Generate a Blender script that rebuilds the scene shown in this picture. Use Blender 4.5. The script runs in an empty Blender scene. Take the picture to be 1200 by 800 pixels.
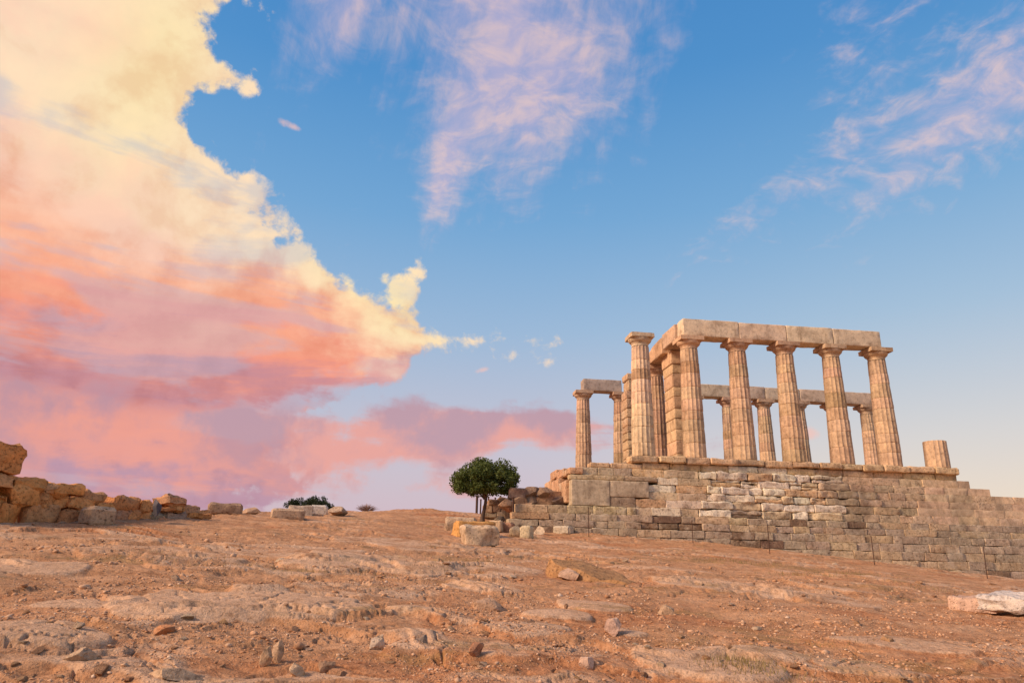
import bpy, bmesh, math, random
import numpy as np
from mathutils import Vector, Matrix, noise as mnoise

random.seed(7)
scene = bpy.context.scene
COL = scene.collection

# ------------------------------------------------------------------ camera
# world: X runs along the temple flank, Y away across the temple, Z up;
# origin = front of the base of the free-standing column
CAM = np.array([-10.484, -32.27, -4.873])
YAW, PITCH, ROLL, FPX = 0.126, 0.302, 0.021, 826.0
_f = np.array([math.sin(YAW)*math.cos(PITCH), math.cos(YAW)*math.cos(PITCH), math.sin(PITCH)])
_r = np.cross(_f, [0, 0, 1]); _r /= np.linalg.norm(_r); _u = np.cross(_r, _f)
R_, U_ = math.cos(ROLL)*_r + math.sin(ROLL)*_u, -math.sin(ROLL)*_r + math.cos(ROLL)*_u
cd = bpy.data.cameras.new('camera'); cam = bpy.data.objects.new('camera', cd); COL.objects.link(cam)
cd.sensor_fit = 'HORIZONTAL'; cd.sensor_width = 36.0; cd.lens = FPX/1200*36
cd.clip_start = 0.1; cd.clip_end = 30000
cam.matrix_world = Matrix(((R_[0], U_[0], -_f[0], CAM[0]), (R_[1], U_[1], -_f[1], CAM[1]),
                           (R_[2], U_[2], -_f[2], CAM[2]), (0, 0, 0, 1)))
scene.camera = cam

# ------------------------------------------------------------------ light and sky
SUN_AZ, SUN_EL = -108.0, 32.0            # degrees, azimuth counted from +Y towards +X
sd = Vector((math.sin(math.radians(SUN_AZ))*math.cos(math.radians(SUN_EL)),
             math.cos(math.radians(SUN_AZ))*math.cos(math.radians(SUN_EL)), math.sin(math.radians(SUN_EL))))
sl = bpy.data.lights.new('sun', 'SUN'); sl.energy = 4.4; sl.angle = math.radians(16); sl.color = (1.0, 0.76, 0.56)
so = bpy.data.objects.new('sun', sl); COL.objects.link(so); so.rotation_euler = sd.to_track_quat('Z', 'Y').to_euler()

vs = scene.view_settings
scene.display_settings.display_device = 'sRGB'
vs.view_transform = 'Standard'; vs.look = 'None'; vs.exposure = 0.0; vs.gamma = 1.0; vs.use_curve_mapping = False
scene.render.engine = 'CYCLES'
scene.cycles.use_denoising = True
scene.cycles.max_bounces = 6; scene.cycles.diffuse_bounces = 3; scene.cycles.glossy_bounces = 2
scene.cycles.transparent_max_bounces = 8


def s2l(r, g, b):
    c = lambda v: (v/255/12.92) if v/255 <= 0.04045 else ((v/255+0.055)/1.055)**2.4
    return (c(r), c(g), c(b), 1.0)


class G:
    """small helper that writes node graphs as expressions"""
    def __init__(self, tree):
        self.t = tree
    def n(self, typ, **kw):
        nd = self.t.nodes.new(typ)
        for k, v in kw.items():
            setattr(nd, k, v)
        return nd
    def put(self, sock, v):
        if isinstance(v, bpy.types.NodeSocket):
            self.t.links.new(v, sock)
        elif v is not None:
            sock.default_value = v
    def m(self, op, a, b=None, c=None, clamp=False):
        nd = self.n('ShaderNodeMath', operation=op, use_clamp=clamp)
        for s, v in zip(nd.inputs, (a, b, c)):
            self.put(s, v)
        return nd.outputs[0]
    def add(self, a, b): return self.m('ADD', a, b)
    def sub(self, a, b): return self.m('SUBTRACT', a, b)
    def mul(self, a, b): return self.m('MULTIPLY', a, b)
    def vm(self, op, a, b=None):
        nd = self.n('ShaderNodeVectorMath', operation=op)
        self.put(nd.inputs[0], a)
        if op == 'SCALE':
            self.put(nd.inputs['Scale'], b)
        else:
            self.put(nd.inputs[1], b)
        return nd.outputs[0]
    def xyz(self, x, y, z=0.0):
        nd = self.n('ShaderNodeCombineXYZ')
        for s, v in zip(nd.inputs, (x, y, z)):
            self.put(s, v)
        return nd.outputs[0]
    def sep(self, v):
        nd = self.n('ShaderNodeSeparateXYZ'); self.put(nd.inputs[0], v)
        return nd.outputs
    def noise(self, vec, scale, detail=6.0, rough=0.55, dist=0.0, lac=2.0, color=False):
        nd = self.n('ShaderNodeTexNoise'); nd.noise_dimensions = '3D'
        self.put(nd.inputs['Vector'], vec); nd.inputs['Scale'].default_value = scale
        nd.inputs['Detail'].default_value = detail; nd.inputs['Roughness'].default_value = rough
        nd.inputs['Distortion'].default_value = dist; nd.inputs['Lacunarity'].default_value = lac
        return nd.outputs['Color' if color else 'Fac']
    def ss(self, v, lo, hi):
        """smoothstep"""
        nd = self.n('ShaderNodeMapRange', interpolation_type='SMOOTHSTEP')
        self.put(nd.inputs['Value'], v); self.put(nd.inputs['From Min'], lo); self.put(nd.inputs['From Max'], hi)
        return nd.outputs['Result']
    def lin(self, v, lo, hi, a=0.0, b=1.0):
        nd = self.n('ShaderNodeMapRange'); self.put(nd.inputs['Value'], v)
        for k, x in (('From Min', lo), ('From Max', hi), ('To Min', a), ('To Max', b)):
            self.put(nd.inputs[k], x)
        return nd.outputs['Result']
    def mix(self, f, a, b, mode='MIX'):
        nd = self.n('ShaderNodeMix', data_type='RGBA', blend_type=mode)
        self.put(nd.inputs['Factor'], f); self.put(nd.inputs['A'], a) if False else None
        self.put(nd.inputs[0], f); self.put(nd.inputs[6], a); self.put(nd.inputs[7], b)
        return nd.outputs[2]
    def ramp(self, f, stops, interp='LINEAR'):
        nd = self.n('ShaderNodeValToRGB'); cr = nd.color_ramp; cr.interpolation = interp
        while len(cr.elements) > 1:
            cr.elements.remove(cr.elements[-1])
        for i, (p, c) in enumerate(stops):
            e = cr.elements[0] if i == 0 else cr.elements.new(p)
            e.position = p
            e.color = c if len(c) == 4 else (*c, 1)
        self.put(nd.inputs[0], f)
        return nd.outputs[0]


def build_sky():
    w = bpy.data.worlds.new('World'); scene.world = w; w.use_nodes = True
    t = w.node_tree; t.nodes.clear(); g = G(t)
    out = g.n('ShaderNodeOutputWorld'); bg = g.n('ShaderNodeBackground')
    t.links.new(bg.outputs[0], out.inputs[0])
    SK = 0.12                                    # strength of the physical sky
    bg.inputs[1].default_value = SK
    sky = g.n('ShaderNodeTexSky', sky_type='NISHITA'); sky.sun_disc = False
    sky.sun_elevation = math.radians(SUN_EL); sky.sun_rotation = math.radians(SUN_AZ)
    sky.air_density = 1.0; sky.dust_density = 0.6; sky.ozone_density = 2.2; sky.altitude = 60
    d = g.n('ShaderNodeTexCoord').outputs['Generated']
    x, y, z = g.sep(d)
    az = g.mul(g.m('ARCTAN2', x, y), 57.2958)
    el = g.mul(g.m('ARCSINE', z), 57.2958)
    # cloud deck: directions projected on a curved layer overhead
    hz = g.add(g.m('MAXIMUM', z, 0.0), 0.22)
    P = g.xyz(g.m('DIVIDE', x, hz), g.m('DIVIDE', y, hz), 0.0)
    warp = g.vm('SCALE', g.vm('SUBTRACT', g.noise(P, 2.2, 3, 0.5, color=True), (0.5, 0.5, 0.5)), 0.30)
    Pw = g.vm('ADD', P, warp)
    big = g.noise(Pw, 2.6, 9, 0.56)
    D = g.vm('ADD', d, g.vm('SCALE', g.vm('SUBTRACT', g.noise(d, 6.0, 3, 0.5, color=True), (0.5, 0.5, 0.5)), 0.05))
    fine = g.noise(D, 19.0, 8, 0.60)
    lump = g.noise(D, 7.0, 9, 0.58)
    lump2 = g.noise(g.vm('ADD', D, (-0.018, -0.012, 0.020)), 7.0, 7, 0.56)
    off = g.noise(g.vm('ADD', Pw, (-0.07, -0.02, 0.0)), 2.6, 7, 0.54)      # same field, a step towards the sun
    relief = g.add(g.mul(g.sub(big, off), 0.5), g.mul(g.sub(lump, lump2), 1.7))
    S = lambda a, e: g.xyz(g.mul(az, a), g.mul(el, e), 0.0)
    strat = g.noise(S(0.045, 0.26), 1.0, 8, 0.58, dist=0.5)
    strat2 = g.noise(g.vm('ADD', S(0.03, 0.16), (4.0, 9.0, 2.0)), 1.0, 6, 0.55, dist=0.7)

    C = lambda r_, g_, b_: tuple(v/SK for v in s2l(r_, g_, b_)[:3]) + (1.0,)
    # clear air: physical sky, with the pale lavender and cream band of evening air over the horizon
    elv = g.m('MAXIMUM', el, 0.0)
    clear = g.ramp(g.m('DIVIDE', elv, 90.0), [(0.0, C(226, 214, 206)), (0.10, C(198, 208, 220)), (0.20, C(152, 192, 224)), (0.30, C(112, 172, 220)),
                                              (0.42, C(76, 148, 210)), (0.60, C(58, 128, 198)), (1.0, C(48, 112, 184))])
    base = g.mix(0.86, sky.outputs[0], clear)
    right = g.ss(az, 4.0, 40.0)
    hazecol = g.mix(right, C(206, 170, 188), C(252, 222, 186))
    hazef = g.mul(g.m('EXPONENT', g.mul(elv, -0.115)), 0.92)
    col = g.mix(hazef, base, hazecol)

    def blob(a0, e0, ang, sa, sb, p=2.0):
        """soft elongated patch, its long axis turned by ang (degrees) from the horizontal"""
        ca, sn = math.cos(math.radians(ang)), math.sin(math.radians(ang))
        da, de = g.sub(az, a0), g.sub(el, e0)
        u = g.mul(g.add(g.mul(da, ca), g.mul(de, sn)), 1/sa)
        v = g.mul(g.sub(g.mul(de, ca), g.mul(da, sn)), 1/sb)
        rr = g.add(g.mul(u, u), g.mul(v, v))
        return g.m('EXPONENT', g.mul(rr, -1.0))

    # high thin cirrus, combed into streaks
    def streaks(ang, fa, fb, seed):
        ca, sn = math.cos(math.radians(ang)), math.sin(math.radians(ang))
        u = g.add(g.mul(az, ca*fa), g.mul(el, sn*fa)); v = g.sub(g.mul(el, ca*fb), g.mul(az, sn*fb))
        return g.noise(g.xyz(u, v, seed), 1.0, 7, 0.62, dist=0.25)
    st1 = streaks(76, 0.07, 0.20, 3.0)
    st2 = streaks(28, 0.07, 0.28, 8.0)
    mott = g.noise(g.vm('ADD', Pw, (3.1, 5.2, 0)), 19.0, 6, 0.60, dist=0.3)
    c1 = g.m('ADD', blob(5, 40, 80, 11, 7.2), g.mul(blob(14, 38.5, 40, 9, 6), 0.72))
    c1 = g.add(c1, g.mul(blob(0.5, 30, 84, 5, 2.0), 0.7))
    c1 = g.add(c1, g.mul(blob(-10, 42, 60, 6, 4.5), 0.8))
    c1 = g.add(c1, g.mul(blob(4, 58, 40, 20, 10), 0.7))
    f1 = g.mul(g.ss(g.add(g.add(c1, g.mul(g.sub(st1, 0.5), 1.5)), g.mul(g.sub(mott, 0.5), 0.8)), 0.22, 1.25), 0.66)
    c2 = g.m('ADD', blob(45, 30, 24, 13, 3.6), g.mul(blob(38, 37, 40, 8, 5), 0.55))
    c2 = g.add(c2, g.mul(blob(29, 26.8, 24, 12, 1.9), 0.62))
    c2 = g.add(c2, g.mul(blob(62, 40, 30, 16, 7), 0.7))
    f2 = g.mul(g.ss(g.add(g.add(c2, g.mul(g.sub(st2, 0.5), 0.9)), g.mul(g.sub(mott, 0.5), 1.5)), 0.36, 1.35), 0.60)
    puff = g.add(g.add(blob(-12.6, 32.2, -12, 1.5, .45), blob(4.6, 14.9, 16, 1.0, .35)), g.add(blob(30.2, 9.6, -8, 1.6, .6), blob(-9.5, 8.6, 60, .8, .5)))
    fp = g.mul(g.ss(g.add(puff, g.mul(g.sub(fine, 0.5), 2.2)), 0.45, 1.1), g.ss(puff, 0.08, 0.35))
    # puffs of thin cloud over the part of the sky behind the viewer
    back = g.mul(g.ss(g.m('ABSOLUTE', az), 70.0, 110.0), g.ss(big, 0.50, 0.66))
    circ = g.mix(g.ss(mott, 0.35, 0.7), C(200, 184, 210), C(250, 210, 198))
    col = g.mix(f1, col, circ)
    col = g.mix(f2, col, circ)
    col = g.mix(g.mul(fp, .8), col, C(240, 196, 186))
    col = g.mix(g.mul(back, 0.8), col, C(240, 196, 180))

    # the great bank of cloud
    keys = [(0, -14), (9.5, -8), (11.5, -6), (13.5, -3), (15.0, 3.5), (16.0, 6.2), (17.2, 7.4), (18.2, 4.6), (19.6, 0.5), (21.2, -2.6), (22.4, -5.5), (23.4, -9.0),
            (25.0, -10.5), (27.2, -12.0), (28.4, -17.0), (30.6, -21.5), (33.0, -19.0), (34.6, -15.5), (36, -20.5), (37.4, -21), (39, -17.0), (41, -18), (50, -16), (75, -10)]
    edge = g.lin(g.ramp(g.m('DIVIDE', el, 75.0), [(e/75, ((a+60)/80,)*3) for e, a in keys]), 0, 1, -60.0, 20.0)
    s = g.add(g.sub(edge, az), g.mul(g.sub(big, 0.5), 12.0))
    s = g.add(s, g.mul(g.sub(lump, 0.5), 36.0))
    s = g.add(s, g.mul(g.sub(fine, 0.5), 13.0))
    fade = g.mul(g.ss(az, -130.0, -95.0), 1.0)
    dens = g.mul(g.ss(s, -0.4, 2.6), fade)
    holes = g.mul(g.ss(g.add(strat2, g.mul(g.sub(big, 0.5), 0.7)), 0.36, 0.46), 1.0)
    dens = g.mul(dens, g.add(g.mul(holes, 0.30), 0.70))
    gap = g.add(blob(-6, 11.6, 4, 9, 2.2), blob(-15, 9.2, 2, 6, 1.3))
    gapf = g.ss(g.add(gap, g.add(g.mul(g.sub(strat, 0.5), 2.4), g.mul(g.sub(lump, 0.5), 2.2))), 0.55, 1.0)
    dens = g.mul(dens, g.sub(1.0, g.mul(gapf, 0.85)))
    azl = g.add(az, 12.0)
    elb = g.sub(20.0, g.add(g.mul(g.m('MINIMUM', azl, 0.0), 0.16), g.mul(g.m('MAXIMUM', azl, 0.0), 0.48)))
    k = g.add(g.sub(el, elb), g.mul(g.sub(big, 0.5), 16.0))
    k = g.add(k, g.mul(g.sub(lump, 0.5), 16.0))
    sal = g.ss(k, 3.0, -3.0)
    cream = g.mix(g.ss(s, 22.0, 8.0), C(250, 202, 178), C(255, 224, 188))
    cream = g.mix(g.mul(g.add(blob(-24, 34, 70, 8, 5), blob(-4, 20, -30, 7, 3.5)), 0.6), cream, C(255, 234, 170))
    lowc = g.ramp(g.m('DIVIDE', g.add(el, g.add(g.mul(g.sub(strat, 0.5), 20.0), g.mul(g.sub(lump, 0.5), 7.0))), 26.0),
                  [(0.0, C(186, 150, 172)), (0.20, C(192, 148, 164)), (0.31, C(247, 160, 134)), (0.42, C(198, 138, 148)), (0.50, C(212, 142, 142)),
                   (0.58, C(247, 154, 126)), (0.72, C(250, 170, 136)), (1.0, C(253, 194, 160))])
    cc = g.mix(sal, cream, lowc)
    cc = g.mix(1.0, cc, g.ramp(g.add(g.mul(relief, 2.6), 0.5), [(0, (.92, .83, .80)), (0.5, (1, 1, 1)), (1, (1.06, 1.05, 1.03))]), 'MULTIPLY')
    col = g.mix(g.mul(dens, 0.96), col, cc)

    # flat low banks near the horizon under it
    lb = g.add(g.mul(blob(5, 9.8, 1.0, 15, 2.3), 1.1), g.mul(blob(-18, 7.5, 2, 16, 3.0), 0.9))
    lb = g.add(lb, g.mul(blob(-45, 9, 0, 22, 4.0), 1.0))
    lb = g.add(lb, g.mul(blob(9, 5.6, 2, 9, 1.0), 0.42))
    lf = g.ss(g.add(g.add(lb, g.mul(g.sub(strat, 0.5), 2.4)), g.mul(g.sub(lump, 0.5), 3.0)), 0.32, 0.85)
    lf = g.mul(lf, g.ss(lb, 0.06, 0.25))
    lcol = g.mix(g.ss(g.add(g.mul(g.sub(el, 9.6), 0.12), g.mul(g.sub(lump, 0.5), 5.0)), -0.45, 0.35), C(238, 162, 148), C(192, 150, 162))
    col = g.mix(g.mul(lf, 0.85), col, lcol)
    # below the horizon the dome only lights the ground from under the edge of the sea
    t.links.new(col, bg.inputs[0])
    w.cycles.sampling_method = 'MANUAL'; w.cycles.sample_map_resolution = 1024


build_sky()

# ------------------------------------------------------------------ helpers
def tag(o, label=None, cat=None, group=None, kind=None):
    if label: o['label'] = label
    if cat: o['category'] = cat
    if group: o['group'] = group
    if kind: o['kind'] = kind
    return o


def link(name, me, parent=None, mat=None, loc=(0, 0, 0), color=None):
    o = bpy.data.objects.new(name, me); COL.objects.link(o)
    o.location = loc
    if parent is not None: o.parent = parent
    if mat is not None and me is not None and not me.materials: me.materials.append(mat)
    if color is not None: o.color = (*color, 1.0)
    return o


def empty(name, loc=(0, 0, 0), parent=None):
    o = bpy.data.objects.new(name, None); COL.objects.link(o); o.location = loc
    o.empty_display_size = 0.3
    if parent is not None: o.parent = parent
    return o


def mesh_np(name, verts, faces, smooth=None):
    """verts (n,3); faces (m,k) with equal k, numpy arrays"""
    me = bpy.data.meshes.new(name)
    verts = np.ascontiguousarray(verts, dtype=np.float32); faces = np.ascontiguousarray(faces, dtype=np.int32)
    m, k = faces.shape
    me.vertices.add(len(verts)); me.vertices.foreach_set('co', verts.ravel())
    me.loops.add(m*k); me.loops.foreach_set('vertex_index', faces.ravel())
    me.polygons.add(m); me.polygons.foreach_set('loop_start', np.arange(0, m*k, k, dtype=np.int32))
    me.update(calc_edges=True); me.validate()
    if smooth is not None:
        me.polygons.foreach_set('use_smooth', np.ones(m, dtype=bool))
        if smooth < 180:
            me.set_sharp_from_angle(angle=math.radians(smooth))
    return me


_rng = np.random.RandomState(11)
_perm = np.concatenate([_rng.permutation(512)]*3).astype(np.int64)
_grad = np.stack([np.cos(np.linspace(0, 2*np.pi, 64, endpoint=False)), np.sin(np.linspace(0, 2*np.pi, 64, endpoint=False))], 1)


def pn(x, y, seed=0):
    """2-D gradient noise, about -0.7..0.7"""
    x = np.asarray(x, dtype=np.float64); y = np.asarray(y, dtype=np.float64)
    xi = np.floor(x).astype(np.int64); yi = np.floor(y).astype(np.int64)
    xf, yf = x-xi, y-yi
    u, v = xf*xf*xf*(xf*(xf*6-15)+10), yf*yf*yf*(yf*(yf*6-15)+10)
    def gr(ix, iy, dx, dy):
        h = _perm[(_perm[(ix + seed*37) & 511] + iy) & 511] & 63
        return _grad[h, 0]*dx + _grad[h, 1]*dy
    a, b = gr(xi, yi, xf, yf), gr(xi+1, yi, xf-1, yf)
    c, d = gr(xi, yi+1, xf, yf-1), gr(xi+1, yi+1, xf-1, yf-1)
    return (a+(b-a)*u) + ((c+(d-c)*u) - (a+(b-a)*u))*v


def fbm(x, y, o=5, seed=0, gain=0.5):
    s, a = 0.0, 1.0
    for k in range(o):
        s = s + a*pn(x*2**k + 13.7*k, y*2**k - 7.1*k, seed+k); a *= gain
    return s


def sst(v, lo, hi):
    t = np.clip((v-lo)/(hi-lo), 0, 1)
    return t*t*(3-2*t)


def ray(px, py):
    v = _f + R_*(px-600)/FPX - U_*(py-400)/FPX
    return v/np.linalg.norm(v)


def at_y(px, py, y):
    """survey: the point seen along a sight line on the plane Y = y"""
    v = ray(px, py); return CAM + v*(y-CAM[1])/v[1]


def at_d(px, py, dist):
    v = ray(px, py); return CAM + v*dist/math.hypot(v[0], v[1])


# ------------------------------------------------------------------ materials
def new_mat(name):
    m = bpy.data.materials.new(name); m.use_nodes = True
    t = m.node_tree; t.nodes.clear(); g = G(t)
    o = g.n('ShaderNodeOutputMaterial'); b = g.n('ShaderNodeBsdfPrincipled')
    t.links.new(b.outputs[0], o.inputs[0])
    b.inputs['Specular IOR Level'].default_value = 0.2
    return m, g, b


def stone_mat(name, rough_bump=0.5, stain=0.6, streak=0.5, scale=1.0, lichen=0.3, pit=0.5, patch=0.0):
    """weathered stone; the colour of each piece comes from its object colour"""
    m, g, b = new_mat(name)
    oi = g.n('ShaderNodeObjectInfo')
    co = g.n('ShaderNodeTexCoord').outputs['Object']
    v = g.vm('ADD', co, g.vm('SCALE', g.xyz(oi.outputs['Random'], g.mul(oi.outputs['Random'], 7.7), g.mul(oi.outputs['Random'], 3.3)), 40.0))
    n1 = g.noise(v, 1.7*scale, 6, 0.6); n2 = g.noise(v, 7.0*scale, 6, 0.65); n3 = g.noise(v, 34.0*scale, 4, 0.6)
    vs_ = g.vm('MULTIPLY', v, (6.0, 6.0, 0.55))
    st = g.noise(vs_, 1.0, 5, 0.6)
    base = oi.outputs['Color']
    c = g.mix(1.0, base, g.ramp(n1, [(0.25, (.62, .58, .55)), (0.5, (1, 1, 1)), (0.75, (1.24, 1.20, 1.12))]), 'MULTIPLY')
    c = g.mix(1.0, c, g.ramp(n2, [(0.28, (.66, .62, .58)), (0.5, (1, 1, 1)), (0.72, (1.18, 1.15, 1.10))]), 'MULTIPLY')
    c = g.mix(g.mul(g.ss(st, 0.54, 0.70), streak), c, g.mix(1.0, c, (0.42, 0.34, 0.28, 1), 'MULTIPLY'))
    c = g.mix(g.mul(g.ss(g.add(n1, g.mul(g.sub(n2, 0.5), 0.8)), 0.56, 0.72), stain), c, (0.60, 0.45, 0.29, 1))
    c = g.mix(g.mul(g.ss(g.noise(v, 3.1*scale, 6, 0.68), 0.58, 0.66), lichen), c, (0.21, 0.18, 0.145, 1))
    c = g.mix(1.0, c, g.ramp(n3, [(0.3, (.78, .77, .75)), (0.55, (1.04, 1.04, 1.04))]), 'MULTIPLY')
    c = g.mix(g.mul(g.ss(n2, 0.44, 0.34), pit*.55), c, g.mix(1.0, c, (.38, .32, .27, 1), 'MULTIPLY'))
    if patch:                                     # weathering that runs on from stone to stone
        wp = g.n('ShaderNodeNewGeometry').outputs['Position']
        pa = g.noise(g.vm('MULTIPLY', wp, (.8, .8, .5)), 0.8, 8, 0.66)
        pb = g.noise(g.vm('ADD', wp, (17, 3, 9)), 0.9, 8, 0.68)
        c = g.mix(g.mul(g.ss(pa, 0.52, 0.64), patch), c, g.mix(0.75, g.mix(1.0, c, (.55, .50, .46, 1), 'MULTIPLY'), (.27, .20, .135, 1)))
        c = g.mix(g.mul(g.ss(pb, 0.54, 0.66), patch*.8), c, (.66, .53, .38, 1))
    g.put(b.inputs['Base Color'], c)
    b.inputs['Roughness'].default_value = 0.88
    vo = g.n('ShaderNodeTexVoronoi'); g.put(vo.inputs['Vector'], v); vo.inputs['Scale'].default_value = 9.0*scale
    pitf = g.mul(g.ss(g.add(vo.outputs['Distance'], g.mul(g.sub(n2, 0.5), 0.6)), 0.30, 0.05), pit)
    h = g.sub(g.add(g.mul(n2, 0.7), g.mul(n3, 0.30)), g.mul(pitf, 0.5))
    bp = g.n('ShaderNodeBump'); bp.inputs['Strength'].default_value = rough_bump; bp.inputs['Distance'].default_value = 0.05
    g.put(bp.inputs['Height'], h); g.put(b.inputs['Normal'], bp.outputs[0])
    return m


M_MARBLE = stone_mat('weathered_marble', 0.35, 0.35, 0.55, 1.0, 0.10, 0.25)
M_BLOCK = stone_mat('weathered_limestone', 1.0, 0.30, 0.5, 1.5, 0.38, 1.0, .65)
M_BEAM = stone_mat('sawn_marble', 0.25, 0.12, 0.35, 0.7, 0.05, 0.12)
M_SMOOTH = stone_mat('dressed_limestone', 0.3, 0.15, 0.25, 1.0, 0.15, 0.15, .45)
M_OCHRE = stone_mat('ochre_rubble', 1.0, 0.0, 0.15, 1.8, 0.06, 1.0)
M_ROCK = stone_mat('rough_rock', 0.9, 0.25, 0.2, 1.6, 0.22, 0.8)


def simple_mat(name, col, rough=0.8, var=0.3, scale=6.0, metal=0.0):
    m, g, b = new_mat(name)
    n = g.noise(g.n('ShaderNodeTexCoord').outputs['Object'], scale, 5, 0.6)
    lo = tuple(c*(1-var) for c in col); hi = tuple(c*(1+var) for c in col)
    g.put(b.inputs['Base Color'], g.ramp(n, [(0.3, lo), (0.7, hi)]))
    b.inputs['Roughness'].default_value = rough; b.inputs['Metallic'].default_value = metal
    return m


def leaf_mat(name, c1, c2):
    m, g, b = new_mat(name)
    n = g.noise(g.n('ShaderNodeNewGeometry').outputs['Position'], 2.2, 4, 0.6)
    r = g.n('ShaderNodeNewGeometry').outputs['Random Per Island']
    c = g.mix(g.add(g.mul(n, 0.6), g.mul(r, 0.4)), (*c1, 1), (*c2, 1))
    g.put(b.inputs['Base Color'], c); b.inputs['Roughness'].default_value = 0.6
    b.inputs['Specular IOR Level'].default_value = 0.3
    tr = g.n('ShaderNodeBsdfTranslucent'); g.put(tr.inputs[0], c)
    mx = g.n('ShaderNodeMixShader'); mx.inputs[0].default_value = 0.25
    out = [n_ for n_ in g.t.nodes if n_.type == 'OUTPUT_MATERIAL'][0]
    g.t.links.new(b.outputs[0], mx.inputs[1]); g.t.links.new(tr.outputs[0], mx.inputs[2]); g.t.links.new(mx.outputs[0], out.inputs[0])
    return m


M_LEAF = leaf_mat('leaf_green', (0.040, 0.066, 0.012), (0.165, 0.20, 0.045))
M_LEAF2 = leaf_mat('leaf_dark', (0.020, 0.034, 0.014), (0.05, 0.07, 0.025))
M_BARK = simple_mat('bark', (0.13, 0.085, 0.06), 0.9, 0.35, 14)
M_RUST = simple_mat('rusty_iron', (0.085, 0.045, 0.03), 0.8, 0.4, 20)
M_TWIG = simple_mat('dry_twig', (0.26, 0.15, 0.11), 0.9, 0.3, 8)
M_GRASS = leaf_mat('dry_grass', (0.20, 0.14, 0.05), (0.36, 0.27, 0.10))
M_CORE = stone_mat('rubble_fill', 1.0, 0.2, 0.2, 2.0, 0.4, 1.0)


def ground_mat():
    m, g, b = new_mat('red_earth_and_rock')
    p = g.n('ShaderNodeNewGeometry').outputs['Position']
    at = g.n('ShaderNodeAttribute', attribute_name='rock').outputs['Fac']
    gv = g.n('ShaderNodeAttribute', attribute_name='gravel').outputs['Fac']
    pw = g.vm('ADD', p, g.vm('SCALE', g.noise(p, 0.5, 4, 0.6, color=True), 1.2))
    flat = g.vm('MULTIPLY', pw, (0.55, 1.3, 3.0))
    n0 = g.noise(flat, 0.35, 6, 0.62); n1 = g.noise(flat, 1.6, 7, 0.65); n2 = g.noise(p, 9.0, 6, 0.68); n3 = g.noise(p, 46.0, 5, 0.65)
    soil = g.ramp(n1, [(0.28, (.30, .145, .070)), (0.42, (.48, .248, .122)), (0.56, (.58, .318, .168)), (0.74, (.65, .395, .228))])
    rock = g.ramp(g.add(g.mul(n1, 0.6), g.mul(n2, 0.4)), [(0.30, (.46, .275, .16)), (0.46, (.61, .39, .24)), (0.62, (.68, .455, .295)), (0.8, (.73, .525, .36))])
    red = g.ramp(n2, [(0.3, (.38, .158, .068)), (0.7, (.57, .272, .128))])
    c = g.mix(g.ss(n0, 0.52, 0.66), soil, red)
    rm = g.ss(g.add(at, g.mul(g.sub(n1, 0.5), 0.9)), 0.30, 0.62)
    c = g.mix(g.mul(rm, 0.85), c, rock)
    # ochre and grey-green crusts in places
    c = g.mix(g.mul(g.ss(g.noise(g.vm('ADD', flat, (31, 7, 3)), 0.55, 6, 0.65), 0.56, 0.66), 0.55), c, (.33, .20, .075, 1))
    c = g.mix(g.mul(g.ss(g.noise(g.vm('ADD', flat, (3, 57, 13)), 0.7, 6, 0.68), 0.58, 0.66), 0.45), c, (.30, .20, .115, 1))
    # pebble speckle
    vo = g.n('ShaderNodeTexVoronoi'); g.put(vo.inputs['Vector'], g.vm('ADD', p, g.vm('SCALE', g.noise(p, 20.0, 2, 0.5, color=True), 0.03))); vo.inputs['Scale'].default_value = 26.0
    cellv = g.sep(vo.outputs['Color'])[0]
    spk = g.mul(g.ss(vo.outputs['Distance'], 0.42, 0.25), g.mul(g.ss(cellv, 0.45, 0.8), g.add(g.mul(gv, 0.75), 0.10)))
    c = g.mix(g.mul(spk, 0.6), c, g.mix(cellv, (.42, .235, .145, 1), (.66, .47, .34, 1)))
    c = g.mix(1.0, c, g.ramp(n3, [(0.28, (.58, .55, .52)), (0.5, (1, 1, 1)), (0.75, (1.18, 1.17, 1.15))]), 'MULTIPLY')
    c = g.mix(1.0, c, g.ramp(n2, [(0.30, (.60, .55, .52)), (0.5, (1, 1, 1))]), 'MULTIPLY')
    g.put(b.inputs['Base Color'], c)
    b.inputs['Roughness'].default_value = 0.92; b.inputs['Specular IOR Level'].default_value = 0.12
    h = g.add(g.add(g.mul(n2, 0.8), g.mul(n3, 0.35)), g.mul(spk, 0.35))
    bp = g.n('ShaderNodeBump'); bp.inputs['Strength'].default_value = 0.9; bp.inputs['Distance'].default_value = 0.06
    g.put(bp.inputs['Height'], h); g.put(b.inputs['Normal'], bp.outputs[0])
    return m


M_GROUND = ground_mat()

# ------------------------------------------------------------------ the ground
def _p(px, py, d):
    return tuple(at_d(px, py, d))


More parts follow.
